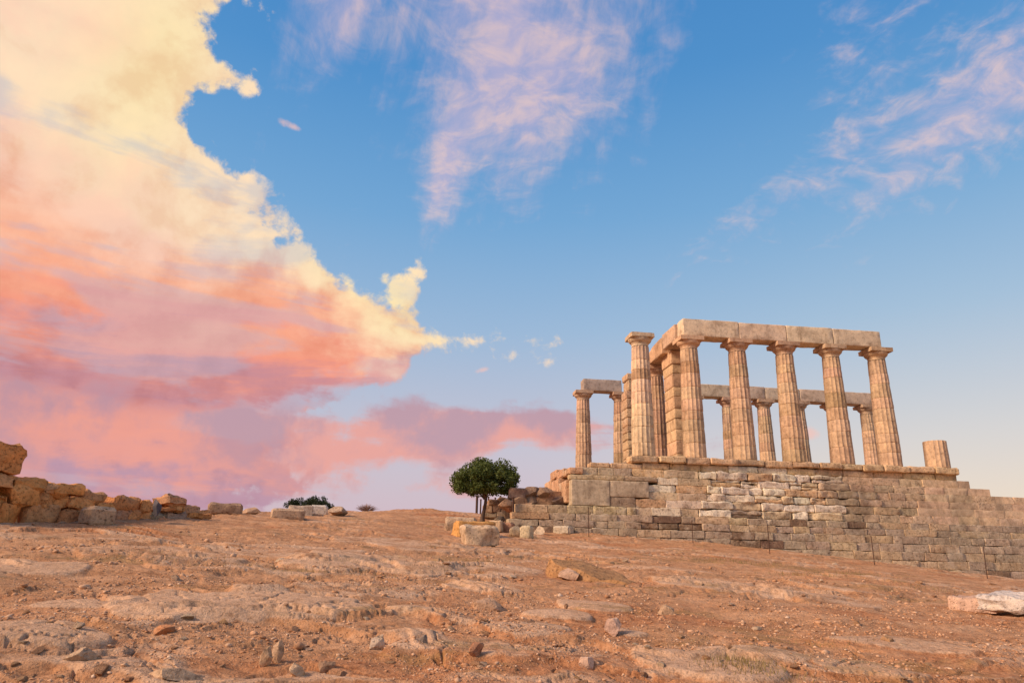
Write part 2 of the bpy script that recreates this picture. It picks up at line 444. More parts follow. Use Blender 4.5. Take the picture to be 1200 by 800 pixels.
CTRL = [(-10.48, -32.27, -6.42), (-6.4, -1.2, -3.66), (-2.65, -1.2, -3.72), (2, -1.2, -3.95), (6.7, -1.2, -4.27), (11.6, -1.2, -4.76),
        (14.1, -1.2, -4.95), (17.5, -1.2, -5.26), (23, -1.2, -5.8),
        _p(0, 615, 20), _p(100, 614, 21.3), _p(240, 608, 23.5), _p(300, 601, 36), _p(400, 601, 39), _p(500, 598, 42), _p(545, 601, 40), _p(566, 613, 33.5),
        (-10, -60, -9.0), (-60, -30, -6.5), (-45, -20, -4.6), (30, -35, -8.4), (45, -10, -8.2), (-60, 25, -6.5), (40, 30, -7.0), (0, 40, -4.8), (-20, 45, -5.6), (-20, 24, -3.4),
        (-6, 14, -2.9), (8, 14, -4.0), (20, 14, -5.4), (-25, -40, -7.1), (8, -30, -7.0), (0, -16, -5.25), (-9.5, -16, -4.95), (8, -16, -5.85), (-17, -22, -5.25)]
CT = np.array(CTRL)


def _tps_fit(P):
    n = len(P); d = np.hypot(P[:, None, 0]-P[None, :, 0], P[:, None, 1]-P[None, :, 1])
    K = np.where(d > 0, d*d*np.log(d+1e-9), 0) + np.eye(n)*4.0
    A = np.zeros((n+3, n+3)); A[:n, :n] = K; A[:n, n] = 1; A[:n, n+1:] = P[:, :2]; A[n, :n] = 1; A[n+1:, :n] = P[:, :2].T
    return np.linalg.solve(A, np.concatenate([P[:, 2], [0, 0, 0]]))


_W = _tps_fit(CT)


def z_base(x, y):
    x = np.asarray(x, float); y = np.asarray(y, float)
    xc, yc = np.clip(x, -75, 60), np.clip(y, -70, 60)
    s = _W[-3] + _W[-2]*xc + _W[-1]*yc
    for (cx, cy, cz), w in zip(CT, _W):
        q = (xc-cx)**2 + (yc-cy)**2
        s = s + w*0.5*q*np.log(q+1e-9)
    rr = np.hypot(x-0, y+5)
    return s*(1-sst(rr, 70, 160)) + (-8)*sst(rr, 70, 160) - 75*sst(rr, 90, 320)


def base_hit(px, py, fn, t0=3.0, t1=75.0):
    v = ray(px, py); lo, hi = t0, t1
    for n_, first in ((260, True), (24, False), (24, False)):
        t = np.geomspace(lo, hi, n_) if first else np.linspace(lo, hi, n_)
        x, y, z = CAM[0]+v[0]*t, CAM[1]+v[1]*t, CAM[2]+v[2]*t
        below = np.nonzero(z < fn(x, y))[0]
        i = below[0] if len(below) else n_-1
        lo, hi = t[max(i-1, 0)], t[i]
    x, y = CAM[0]+v[0]*hi, CAM[1]+v[1]*hi
    return np.array([x, y, float(fn(x, y))])


# flat outcrops of pale bedrock: seen at (px, py), half sizes across / along the line of sight, turn, height
SLABS = []
for px, py, a, bb, rot, hh, pale in [
        (290, 712, 1.55, 0.85, 8, .09, 1.0), (200, 722, 0.75, 0.35, -8, .07, 1.0), (30, 752, 0.75, 0.42, 0, .11, .9), (12, 668, 1.1, .8, 5, .08, .7),
        (100, 706, .6, .35, 10, .06, .7), (655, 722, .55, .45, 20, .08, .9), (700, 712, .7, .5, -14, .09, .9), (640, 738, .35, .25, 0, .05, 1.0),
        (735, 742, .3, .2, 0, .05, .9), (830, 785, .75, .55, -20, .10, .85), (880, 770, .6, .3, -25, .07, .7), (845, 690, 1.6, .9, -12, .08, .6),
        (950, 700, 1.5, .8, -12, .08, .5), (1060, 760, .9, .45, -16, .08, .6), (430, 665, 1.8, 1.2, 6, .10, .6), (560, 668, 1.5, 1.0, -10, .10, .55),
        (330, 650, 2.2, 1.2, 4, .12, .5), (170, 652, 1.6, 1.0, 2, .12, .5), (470, 640, 2.0, 1.3, -5, .12, .5), (500, 720, .5, .4, 10, .05, .6),
        (1010, 790, .55, .3, -20, .06, .6), (560, 690, .8, .5, 0, .06, .6), (770, 668, 1.3, .9, -15, .08, .5)]:
    c = base_hit(px, py, z_base)
    SLABS.append((c[0], c[1], a, bb, math.radians(rot)-YAW, hh, pale))


def ground_fn(x, y, full=False):
    shp = np.shape(x); x = np.atleast_1d(np.asarray(x, float)); y = np.atleast_1d(np.asarray(y, float))
    z = z_base(x, y)
    rr = np.hypot(x-CAM[0], y-CAM[1])
    near = 1-sst(rr, 60, 110)
    wx = x + 1.3*fbm(x*.35, y*.35, 3, 20); wy = y + 1.3*fbm(x*.35+50, y*.35, 3, 23)
    # bedding ledges: long low steps that face down the slope
    tilt = wy + 0.22*wx
    w = tilt*0.62 + 1.5*fbm(wx*0.16, wy*0.30, 3, 3, .45)
    fr = w - np.floor(w)
    stepmask = sst(fbm(x*.22+9, y*.30, 3, 31), -0.22, 0.22)
    led = (sst(fr, 0.0, 0.10) - fr)*0.085*stepmask
    w2 = tilt*2.6 + 1.6*fbm(wx*0.6, wy*0.8, 2, 41); f2 = w2-np.floor(w2)
    m2 = sst(fbm(x*.5+2, y*.6, 3, 45), -0.1, 0.3)
    led2 = (sst(f2, 0.0, 0.28) - f2)*0.036*m2
    z = z + near*(led + led2)
    z = z + near*(0.10*fbm(x*.3, y*.4, 3, 5) + 0.040*fbm(x*1.3, y*1.7, 4, 8) + 0.016*fbm(x*5, y*6, 4, 12, .6))
    cr = np.abs(fbm(wx*.9, wy*1.4, 4, 60))                     # gullies and cracks
    z = z - near*0.055*(1-sst(cr, 0.0, 0.06))*stepmask
    rock = np.clip(sst(fr, 0.02, 0.10)*(1-sst(fr, .45, .9))*stepmask*.8 + .25*m2*sst(f2, .05, .2)*(1-sst(f2, .4, .9)), 0, 1)
    sl = np.zeros_like(z)
    for cx, cy, a, b_, th, hh, pale in SLABS:
        m_ = (np.abs(x-cx) < 4) & (np.abs(y-cy) < 4)
        if not m_.any():
            continue
        xm, ym = x[m_], y[m_]
        dx, dy = xm-cx, ym-cy
        u, v = (dx*math.cos(th)+dy*math.sin(th))/a, (dy*math.cos(th)-dx*math.sin(th))/b_
        ed = np.sqrt(u*u+v*v) + 0.44*fbm(xm*1.0+cx, ym*1.0, 2, 70, .4) + .10*fbm(xm*3.3, ym*2.2, 1, 75)
        k = 1-sst(ed, .91, 1.03)
        z[m_] += k*hh*.72*(0.75 + .4*(1-np.clip(ed, 0, 1))) - k*(0.038*fbm(xm*1.3, ym*1.7, 4, 8) + 0.013*fbm(xm*5, ym*6, 4, 12, .6) + led2[m_]*.8)
        sl[m_] = np.maximum(sl[m_], k*pale)
    rock = np.maximum(rock*.6, sl)
    if not full:
        return z.reshape(shp)
    gravel = np.clip(sst(fbm(x*.6, y*.6, 3, 80), -.25, .15)*(1-sl)*(1-sst(rr, 12, 24)), 0, 1)
    return z, rock, gravel


def hit(px, py):
    return base_hit(px, py, ground_fn)


def build_ground():
    half = math.radians(47)
    a_in = np.linspace(-half, half, 1000)
    a_out = np.linspace(half, 2*math.pi-half, 62)[1:-1]
    A = np.concatenate([a_in, a_out]) + YAW
    r = [0.4]
    while r[-1] < 12000:
        q = r[-1]
        r.append(q*(1.25 if q < 2.5 else 1.0046 if q < 25 else 1.008 if q < 55 else 1.03 if q < 140 else 1.25))
    r = np.array(r)
    RR, AA = np.meshgrid(r, A, indexing='ij')
    X, Y = CAM[0]+RR*np.sin(AA), CAM[1]+RR*np.cos(AA)
    Z, rock, gravel = ground_fn(X, Y, True)
    nr, na = X.shape
    V = np.stack([X.ravel(), Y.ravel(), Z.ravel()], 1)
    i, j = np.meshgrid(np.arange(nr-1), np.arange(na), indexing='ij'); jn = (j+1) % na
    F = np.stack([i*na+j, i*na+jn, (i+1)*na+jn, (i+1)*na+j], -1).reshape(-1, 4)[:, ::-1]
    # close the little disc under the tripod
    V = np.concatenate([V, [[CAM[0], CAM[1], float(ground_fn(CAM[0], CAM[1]))]]])
    F = np.concatenate([F, np.stack([np.full(na//2, nr*na), np.arange(0, na-1, 2), (np.arange(0, na-1, 2)+1), (np.arange(0, na-1, 2)+2) % na], 1)])
    me = mesh_np('ground', V, F, 180)
    for nm, arr in (('rock', rock), ('gravel', gravel)):
        at = me.attributes.new(nm, 'FLOAT', 'POINT'); at.data.foreach_set('value', np.append(arr.ravel(), 0).astype(np.float32))
    tag(link('ground', me, None, M_GROUND), kind='structure')
    # the sea far below the cape
    m, g, b = new_mat('sea_water'); b.inputs['Base Color'].default_value = (.02, .06, .10, 1); b.inputs['Roughness'].default_value = .12
    bp = g.n('ShaderNodeBump'); bp.inputs['Strength'].default_value = .3; g.put(bp.inputs['Height'], g.noise(g.n('ShaderNodeNewGeometry').outputs['Position'], .2, 5, .6)); g.put(b.inputs['Normal'], bp.outputs[0])
    q = 9000
    me = mesh_np('sea', np.array([[-q, -q, -62.], [q, -q, -62], [q, q, -62], [-q, q, -62]]), np.array([[0, 1, 2, 3]]))
    tag(link('sea', me, None, m), kind='structure')


build_ground()

# ------------------------------------------------------------------ stone shapes
def block_mesh(lx, ly, lz, seed, rough=0.02, rnd=0.04, res=0.16, chip=0.0, wob=0.0):
    """worn block, its origin in the middle of the underside front edge (front looks to -Y); face pits, worn arrises, broken corners"""
    nx, ny, nz = (max(2, min(12, int(round(l/res)))) for l in (lx, ly, lz))
    def axis(n, l):
        e = min(rnd*0.9, l*0.2)
        return np.concatenate([[0, e], np.linspace(e, l-e, n+1)[1:-1], [l-e, l]])
    ax, ay, az_ = axis(nx, lx), axis(ny, ly), axis(nz, lz)
    idx = {}; V = []; F = []
    def vid(i, j, k):
        if (i, j, k) not in idx:
            idx[(i, j, k)] = len(V); V.append((ax[i], ay[j], az_[k]))
        return idx[(i, j, k)]
    NX, NY, NZ = len(ax)-1, len(ay)-1, len(az_)-1
    for i in range(NX):
        for k in range(NZ):
            F.append((vid(i, 0, k), vid(i+1, 0, k), vid(i+1, 0, k+1), vid(i, 0, k+1)))
            F.append((vid(i, NY, k), vid(i, NY, k+1), vid(i+1, NY, k+1), vid(i+1, NY, k)))
        for j in range(NY):
            F.append((vid(i, j, 0), vid(i, j+1, 0), vid(i+1, j+1, 0), vid(i+1, j, 0)))
            F.append((vid(i, j, NZ), vid(i+1, j, NZ), vid(i+1, j+1, NZ), vid(i, j+1, NZ)))
    for j in range(NY):
        for k in range(NZ):
            F.append((vid(0, j, k), vid(0, j, k+1), vid(0, j+1, k+1), vid(0, j+1, k)))
            F.append((vid(NX, j, k), vid(NX, j+1, k), vid(NX, j+1, k+1), vid(NX, j, k+1)))
    V = np.array(V); h = np.array([lx, ly, lz])/2
    q = (V-h)/h                                             # -1..1
    # round the arrises: pull a vertex in when it lies on two or three faces
    on = (np.abs(q) > 0.999).sum(1)
    pull = np.where(on >= 2, rnd*(0.45 if True else 1), 0.0)[:, None]
    rs = np.random.RandomState(seed)
    o1, o2, o3 = rs.rand(3)*100
    nz1 = np.array([[mnoise.fractal(Vector((p[0]*2.2+o1, p[1]*2.2+o2, p[2]*2.2+o3)), 1.0, 2.0, 4)] for p in V])
    nz2 = np.array([mnoise.noise_vector(Vector((p[0]*3.1+o2, p[1]*3.1+o3, p[2]*3.1+o1))) for p in V])
    sg = np.sign(q)*(np.abs(q) > 0.999)
    ln = np.maximum(np.linalg.norm(sg, axis=1, keepdims=True), 1)
    V = V - sg*pull*(1+1.2*np.clip(nz1, -0.6, 1.5)) + (sg/ln)*nz1*rough + nz2*rough*0.5
    if wob:
        lo = np.array([mnoise.noise_vector(Vector((p[0]*0.9+o3, p[1]*0.9+o1, p[2]*0.9+o2))) for p in V])
        V = V + lo*wob
    if chip:
        for _ in range(int(1+chip*4)):                      # break corners along random planes
            cn = np.array([rs.choice([-1, 1]), rs.choice([-1, -1, 1]), rs.choice([-1, 1])], float)
            nrm = cn*(0.35+rs.rand(3)); nrm /= np.linalg.norm(nrm)
            d0 = (h*cn)@nrm - chip*rs.uniform(.15, .6)*min(lx, lz)
            dd = (V-h)@nrm - d0
            V = np.where((dd > 0)[:, None], V - nrm*(dd*0.92)[:, None] + nz2*rough*0.7, V)
    V[:, 0] -= lx/2
    return mesh_np('block', V, np.array(F), 38)


def rock_mesh(sx, sy, sz, seed, cuts=10, sub=3, rough=0.10, flatbase=True):
    """a natural stone: a ball cut by random planes, then roughened; origin on the ground under it"""
    bm = bmesh.new(); bmesh.ops.create_icosphere(bm, subdivisions=sub, radius=1.0)
    V = np.array([v.co[:] for v in bm.verts]); F = np.array([[v.index for v in f.verts] for f in bm.faces]); bm.free()
    rs = np.random.RandomState(seed)
    for _ in range(cuts):
        n = rs.normal(size=3); n /= np.linalg.norm(n); d0 = rs.uniform(.38, .78)
        dd = V@n-d0; V = np.where((dd > 0)[:, None], V-n*dd[:, None], V)
    o = rs.rand(3)*50
    nz = np.array([mnoise.fractal(Vector(tuple(p*1.6+o)), 1.0, 2.0, 4) for p in V])[:, None]
    V = V*(1+rough*nz)
    V /= np.abs(V).max(0)
    V = V*np.array([sx/2, sy/2, sz/2]); V[:, 2] += sz*0.5
    if flatbase: V[:, 2] -= sz*0.12
    return mesh_np('rock', V, F, 24)


def shade(c, rng, v=0.14, hue=0.05):
    k = 1+rng.uniform(-v, v)
    return tuple(max(0.02, min(0.9, x*k*(1+rng.uniform(-hue, hue)))) for x in c)


# ------------------------------------------------------------------ the temple
SP = 2.522; AXN, AXF = 0.5, 12.9                     # axial spacing, near and far flank axis
RNG = random.Random(5)
temple = empty('ancient_temple', (8, 6, 0))
tag(temple, 'ruined marble temple with two rows of fluted columns under lintel beams', 'temple')
TP = Vector((8, 6, 0))
MARBLE = (0.61, 0.42, 0.265)


def tl(x, y, z): return (x-TP.x, y-TP.y, z-TP.z)


def drum_mesh(r0, r1, h, seed, worn=0.010, per=6, rings=5):
    nf = 16; n = nf*per
    a = np.linspace(0, 2*np.pi, n, endpoint=False)
    ph = (a*nf/(2*np.pi)) % 1.0
    flute = np.sin(ph*np.pi)**0.8                       # 0 on the arris, 1 in the hollow
    zs = np.concatenate([[0, 0.012], np.linspace(0.03, h-0.03, rings), [h-0.012, h]])
    rs = np.random.RandomState(seed); ox, oy = rs.rand(2)*60
    V = []
    for k, z in enumerate(zs):
        r = r0+(r1-r0)*z/h
        edge = 0.011 if k in (0, len(zs)-1) else 0.003 if k in (1, len(zs)-2) else 0
        nn = fbm(a*r*3.0+ox, np.full(n, z*3.0+oy), 4, 90)
        big = fbm(a*r*1.1+oy, np.full(n, z*1.3+ox), 3, 95)
        rr = r - flute*0.040*(1-0.45*np.clip(big, 0, 1)) + worn*nn - edge*(1+2.2*np.clip(big+nn, 0, 1.2)) - 0.05*np.clip(big-0.38, 0, 1)
        V.append(np.stack([rr*np.cos(a), rr*np.sin(a), np.full(n, z)], 1))
    K = len(zs); V = np.concatenate(V+[np.array([[0, 0, 0], [0, 0, h]])])
    i, j = np.meshgrid(np.arange(K-1), np.arange(n), indexing='ij'); jn = (j+1) % n
    F = np.stack([i*n+j, i*n+jn, (i+1)*n+jn, (i+1)*n+j], -1).reshape(-1, 4)
    jj = np.arange(0, n, 2); c0 = K*n
    F = np.concatenate([F, np.stack([np.full(n//2, c0), (jj+2) % n, jj+1, jj], 1), np.stack([np.full(n//2, c0+1), (K-1)*n+jj, (K-1)*n+jj+1, (K-1)*n+(jj+2) % n], 1)])
    return mesh_np('drum', V, F, 50)


def capital_mesh(rt, hneck, hech, haba, w, seed, chip=0.05):
    """necking, swelling echinus and square abacus"""
    rs = np.random.RandomState(seed); bm = bmesh.new()
    n = 48; prof = [(rt*0.97, 0), (rt*0.97, hneck*0.6), (rt*1.03, hneck*0.72), (rt*1.02, hneck*0.8), (rt*1.08, hneck)]
    for t in np.linspace(0.1, 1, 7):
        prof.append((rt*1.08 + (w*0.485-rt*1.08)*math.sin(t*math.pi/2)**0.9, hneck+hech*t**1.35))
    prof.append((w*0.46, hneck+hech+0.012))
    rows = []
    for (r, z) in prof:
        rows.append([bm.verts.new((r*math.cos(2*math.pi*k/n)*(1+.006*rs.randn()), r*math.sin(2*math.pi*k/n)*(1+.006*rs.randn()), z)) for k in range(n)])
    for a, b_ in zip(rows, rows[1:]):
        for k in range(n):
            bm.faces.new((a[k], a[(k+1) % n], b_[(k+1) % n], b_[k]))
    z0 = hneck+hech+0.010
    bmesh.ops.create_cube(bm, size=1.0, matrix=Matrix.Translation((0, 0, z0+haba/2)) @ Matrix.Diagonal((w, w, haba, 1)))
    top = [v for v in bm.verts if v.co.z > z0-0.001]
    es = [e for e in bm.edges if all(v.co.z >= z0-0.0001 for v in e.verts) and max(abs(e.verts[0].co.x), abs(e.verts[0].co.y)) > w*.49 and max(abs(e.verts[1].co.x), abs(e.verts[1].co.y)) > w*.49]
    bmesh.ops.subdivide_edges(bm, edges=es, cuts=4, use_grid_fill=True)
    o = rs.rand(3)*40
    for v in bm.verts:
        if v.co.z >= z0-0.0001:
            nv = mnoise.noise_vector(Vector((v.co.x*3+o[0], v.co.y*3+o[1], v.co.z*3+o[2])))
            v.co += nv*0.014
            cr = abs(v.co.x)+abs(v.co.y)
            if cr > w*0.8:
                k = (0.5+nv.x)*chip*(cr-w*0.8)/(w*0.2)
                v.co.x *= 1-k; v.co.y *= 1-k
    me = bpy.data.meshes.new('capital'); bm.to_mesh(me); bm.free()
    me.polygons.foreach_set('use_smooth', np.ones(len(me.polygons), dtype=bool)); me.set_sharp_from_angle(angle=math.radians(35))
    return me


def column(x, y, z0, z1, seed, rb=0.555, rt=0.425, cap=True, ndr=None, tone=MARBLE, cut=None):
    """z0 base, z1 top of the abacus; cut = height where it is broken off"""
    rng = random.Random(seed)
    c = empty('column', tl(x, y, z0), temple)
    hs = (z1-z0) - (0.62 if cap else 0.0)
    n = ndr or rng.choice([8, 9, 9, 10]); hh = [rng.uniform(.75, 1.3) for _ in range(n)]; s = sum(hh); z = 0.0
    for k in range(n):
        h = hh[k]/s*hs; last = False
        if cut and z+h > cut: h = cut-z; last = True
        f = lambda t: rb+(rt-rb)*(t/hs) + 0.012*math.sin(math.pi*t/hs)
        me = drum_mesh(f(z), f(z+h), h-0.004, seed*31+k, worn=rng.choice([.006, .010, .016]))
        t_ = shade(tone, rng, .13, .04)
        if rng.random() < .08: t_ = shade((.48, .31, .18), rng, .08)
        d = link('drum', me, c, M_MARBLE, (rng.uniform(-.008, .008), rng.uniform(-.008, .008), z), t_)
        d.rotation_euler.z = math.radians(rng.choice([0, 22.5, 45, 90, 135, 180])) + rng.uniform(-.02, .02)
        z += h
        if last: break
    if cap:
        link('capital', capital_mesh(rt, 0.19, 0.20, 0.20, 1.20, seed), c, M_MARBLE, (0, 0, hs), shade(tone, rng, .1))
    return c


Z0, ZT = -0.05, 5.98
# near flank: one column standing free, five under the lintels, one broken to a stump
for i in range(6):
    column(i*SP, AXN, Z0, ZT, 100+i, tone=(.585, .395, .245) if i else (.67, .49, .32))
column(6*SP+0.02, AXN, Z0, ZT, 120, cap=False, ndr=4, cut=1.36)
# far flank
for i in (0, 1, 3, 4, 5, 6, 7, 8):
    column(i*SP, AXF, Z0, ZT, 140+i, tone=(.56, .38, .245))
# porch column
column(2.56, 5.75, Z0, ZT-0.1, 160, tone=(.50, .32, .21))


def beam(x0, x1, y0, y1, z0, z1, seed, tone, chip=.10, rough=.018):
    me = block_mesh(x1-x0, y1-y0, z1-z0, seed, rough, .035, .22, chip, .012)
    return link('architrave_block', me, temple, M_BEAM, tl((x0+x1)/2, y0, z0), tone)


LT = (.70, .55, .38)
for k, i in enumerate(range(1, 5)):                 # over the near flank
    beam(i*SP-(0.40 if i == 1 else -0.012), (i+1)*SP-0.012+(0.12 if i == 4 else 0), AXN-0.44, AXN+0.40, ZT+.003, ZT+[.90, .87, .885, .865][k], 200+k, shade(LT, RNG, .06, .02), .10)
beam(-0.06, SP+0.02, AXF-.42, AXF+.42, ZT+.003, ZT+.80, 210, shade((.50, .40, .31), RNG, .05), .14)
for k, i in enumerate(range(3, 8)):                 # over the far flank
    beam(i*SP+.012, (i+1)*SP-.012+(.36 if i == 7 else 0), AXF-.42, AXF+.42, ZT+.003, ZT+[.86, .87, .85, .86, .84][k], 220+k, shade((.62, .48, .35), RNG, .06, .02), .08)
# cross beams from the flank over the wall end to the porch column
beam(1.98, 2.98, AXN+.42, 2.76, ZT+.02, ZT+.86, 230, (.55, .38, .26), .12, .03)
bb_ = beam(2.02, 3.0, 3.02, 6.25, ZT-0.10, ZT+.80, 231, (.56, .36, .22), .12, .04)
for v in bb_.data.vertices:                          # its back is broken away in a curve
    if v.co.z > .3: v.co.z -= (v.co.z-.3)*min(.85, 1.1*max(0, v.co.y/3.2-.18)**1.6) + .10*max(0, .12-v.co.y/3.2)


def anta(x0, x1, y0, y1, top, seed, rag=0.0, n=11):
    """wall end of the cella, coursed blocks"""
    a = empty('wall_end_pillar', tl((x0+x1)/2, (y0+y1)/2, Z0), temple); rng = random.Random(seed)
    z = Z0; k = 0
    hs = [rng.uniform(.42, .72) for _ in range(n)]; s = sum(hs)
    for h in hs:
        h = h/s*(top-Z0); j = rng.uniform(-.02, .02)
        cap = k >= n-2 and not rag
        e = .03*(k-n+3) if cap else 0.0
        cut = rag*rng.random() if k >= n-2 else 0
        me = block_mesh(x1-x0+2*e-cut, y1-y0+2*e, h-.008, seed*13+k, .014 if not rag else .03, .03 if not rag else .06, .2, .06 if not rag else .18)
        link('stone_block', me, a, M_BLOCK if rag else M_MARBLE, (j, -(y1-y0)/2-e+j, z-Z0), shade((.58, .39, .235), rng, .10, .03))
        z += h; k += 1
    return a


anta(2.42, 3.34, 2.62, 4.0, ZT-.02, 301, n=10)
anta(1.93, 2.95, 9.5, 10.6, 6.5, 302, rag=.35, n=12)

# ------------------------------------------------------------------ the platform
plat = empty('stone_platform', (8, 6, -4.0))
tag(plat, 'high platform of coursed weathered stone blocks carrying the temple columns', 'platform')
PP = Vector((8, 6, -4.0))


def pl(x, y, z): return (x-PP.x, y-PP.y, z-PP.z)


def core(x0, x1, y0, y1, z0, z1, name='rubble_core'):
    me = block_mesh(x1-x0, y1-y0, z1-z0, int(abs(x0*13+z1*7))+3, .03, .03, .8, 0)
    link(name, me, plat, M_CORE, pl((x0+x1)/2, y0, z0), (.30, .22, .15))


core(-.5, 15.4, .22, 13.5, -1.2, -.08)
core(-3.4, 21.5, .10, 13.7, -7.2, -1.36)
core(-2.6, 15.9, .18, 13.6, -1.36, -.72)
core(-6.2, -3.3, -.30, 3.5, -6.0, -2.60)
core(-2.4, -.2, .4, 13.4, -1.0, -.50)

BR = random.Random(77)
TAN, GREY, PALE, DARK, ORANGE, PINK = (.55, .42, .29), (.43, .35, .27), (.74, .64, .52), (.22, .15, .105), (.62, .43, .26), (.57, .41, .29)
nblk = 0


def wall_block(name, x0, x1, z0, z1, y, tone, rough=.02, rnd=.035, chip=0.0, depth=None, mat=None, gap=.008, wob=0.0, res=.17):
    global nblk
    d = depth or BR.uniform(.5, .7)
    tone = tuple(min(.86, t_*k_) for t_, k_ in zip(tone, (1.16, 1.10, 1.0)))
    me = block_mesh(x1-x0-gap, d, z1-z0-gap, BR.randrange(10**6), rough, rnd, res, chip, wob)
    nblk += 1
    return link(name, me, plat, mat or M_BLOCK, pl((x0+x1)/2, y, z0), tone)


def tone_at(x, z):
    """the wall is built of several stones: lime-washed pale ones in the middle, grey below, warm dressed ones at the right"""
    q = BR.random()
    if x < -.2:
        base = (.52, .415, .305) if z > -2.9 else (.44, .35, .26)
        if q < .12: base = (.47, .33, .20)
        if q > .93: base = DARK
    elif z < -2.75:
        base = GREY if q < .66 else (.52, .40, .27)
        if q > .93: base = (.58, .46, .31)
        if q < .04: base = DARK
    elif x < 8.6:
        base = PALE if q < .62 else (.60, .48, .33)
        if q > .88: base = ORANGE
        if z > -.75: base = TAN
    elif x < 12.8:
        base = (.50, .385, .28) if q < .55 else PINK
        if q > .86: base = (.56, .40, .27)
        if z < -1.5 and q < .4: base = (.44, .345, .235)
    else:
        base = (.57, .435, .31) if q < .7 else (.62, .475, .33)
    return shade(base, BR, .09, .03)


# stylobate slabs under the columns, broken along the lower edge
x = -.86
while x < 15.5:
    L = BR.uniform(1.05, 1.45); x1 = min(x+L, 15.66)
    if 15.66-x1 < .5: x1 = 15.66
    wall_block('stylobate_slab', x, x1, -.36+BR.uniform(-.05, .03), -.045+BR.uniform(-.03, .0), -.22+BR.uniform(-.05, .05), shade((.64, .455, .285), BR, .08, .03), .035, .05, BR.choice([.12, .25, .4]), .72, M_BLOCK, .02, .03)
    x = x1
# second course, set back; at the left end it is open to the sky
x = -2.75
while x < 15.5:
    x1 = min(x+BR.uniform(.9, 1.7), 15.64)
    if 15.64-x1 < .5: x1 = 15.64
    zt = -.375 if x > -.9 else -.46
    wall_block('step_block', x, x1, -.70, zt, -.06+BR.uniform(-.03, .03), shade((.60, .43, .26), BR, .12, .04) if not 3 < x < 6 else shade(PALE, BR, .15), .025, .05, .15)
    x = x1
ZC = [-.70, -1.06, -1.40, -1.74, -2.08, -2.44, -2.80, -3.10, -3.40, -3.74, -4.10, -4.47, -4.84, -5.20, -5.56, -5.95]
# the big smooth slabs at the left corner
wall_block('corner_slab', -3.70, -1.94, -2.44, -1.30, -.47, (.47, .395, .295), .010, .03, 0, .9, M_SMOOTH)
wall_block('corner_slab', -1.94, -.12, -2.02, -1.30, -.45, (.45, .37, .275), .012, .03, .05, .9, M_SMOOTH)
wall_block('wall_block', -3.75, -1.2, -1.30, -1.06, -.36, (.50, .39, .25), .03, .05, .1)
wall_block('wall_block', -1.2, .35, -1.30, -1.06, -.33, (.40, .30, .21), .03, .05, .1)
wall_block('wall_block', -1.94, -.76, -2.62, -2.02, -.44, (.30, .225, .165), .015, .03)
for k, z1 in enumerate(ZC[:-1]):
    z0 = ZC[k+1]
    yf = -.20 - .055*k + (-.10 if k > 5 else 0)
    xs = {0: -3.3, 1: .35, 2: -.12, 3: -.12, 4: -.76, 5: -3.85}.get(k, -6.3)
    xe = 21.2
    if k == 0: xe = 16.14
    if k == 1: xe = 17.12
    x = xs + (BR.uniform(-.4, 0) if k > 5 else 0)
    if k == 5: x = -.76
    while x < xe-.02:
        coarse = 2.0 < x < 8.8 and z1 > -2.7
        smoothz = 12.6 < x and -3.1 < z0
        L = BR.uniform(.55, 1.7) if not smoothz else BR.uniform(1.0, 1.9)
        if z1 < -3.6: L = BR.uniform(.9, 1.7)
        x1 = min(x+L, xe)
        if xe-x1 < .4: x1 = xe
        gz = float(ground_fn((x+x1)/2, yf-.15))
        if z1 > gz-.02:
            split = coarse and BR.random() < .22
            ch = BR.choice([0, .1, .3, .5]) if coarse else BR.choice([0, 0, .08, .2, .35])
            if coarse and z0 < -1 and L < .9 and BR.random() < .12:
                x = x1; continue                        # a stone has fallen out
            kw = dict(res=.10 if coarse else .17, rough=.075 if coarse else .010 if smoothz else .030, rnd=.045 if coarse else .008 if smoothz else .016, chip=ch,
                      mat=M_SMOOTH if smoothz and BR.random() < .8 else M_BLOCK, wob=.03 if coarse else 0, gap=.014 if coarse else .003 if smoothz else BR.choice([.004, .010, .022]))
            yy = yf + BR.uniform(-.04, .04)*(1.6 if coarse else .3 if smoothz else 1)
            if k == 7 and -1.0 < x < 1.7:
                wall_block('wall_block', x, x1, z0, z1, yf+.10, shade((.30, .205, .14), BR, .15), .06, .06, .4); x = x1; continue  # set-back stones; the shade of a hollow is painted into their dark tone
            if split:
                zm = z0+(z1-z0)*BR.uniform(.35, .65)
                wall_block('wall_block', x, x1, z0, zm, yy, tone_at(x, z0), **kw); wall_block('wall_block', x, x1, zm, z1, yy+.04, tone_at(x, z0), **kw)
            else:
                wall_block('wall_block', x, x1, z0, z1, yy, tone_at((x+x1)/2, (z0+z1)/2), **kw)
        x = x1
# low left part of the wall: four courses in front of the rubble
for k, (z1, z0) in enumerate([(-2.46, -2.84), (-2.84, -3.16), (-3.16, -3.42)]):
    if k == 0:
        x, xe, nm = -6.25, -.78, 0
    else:
        continue
    while x < xe-.02:
        x1 = min(x+BR.uniform(.7, 1.6), xe)
        if xe-x1 < .4: x1 = xe
        wall_block('wall_block', x, x1, z0+.02, z1, -.54+BR.uniform(-.03, .03), shade((.54, .43, .275), BR, .10), .02, .03, BR.choice([0, .1]))
        x = x1
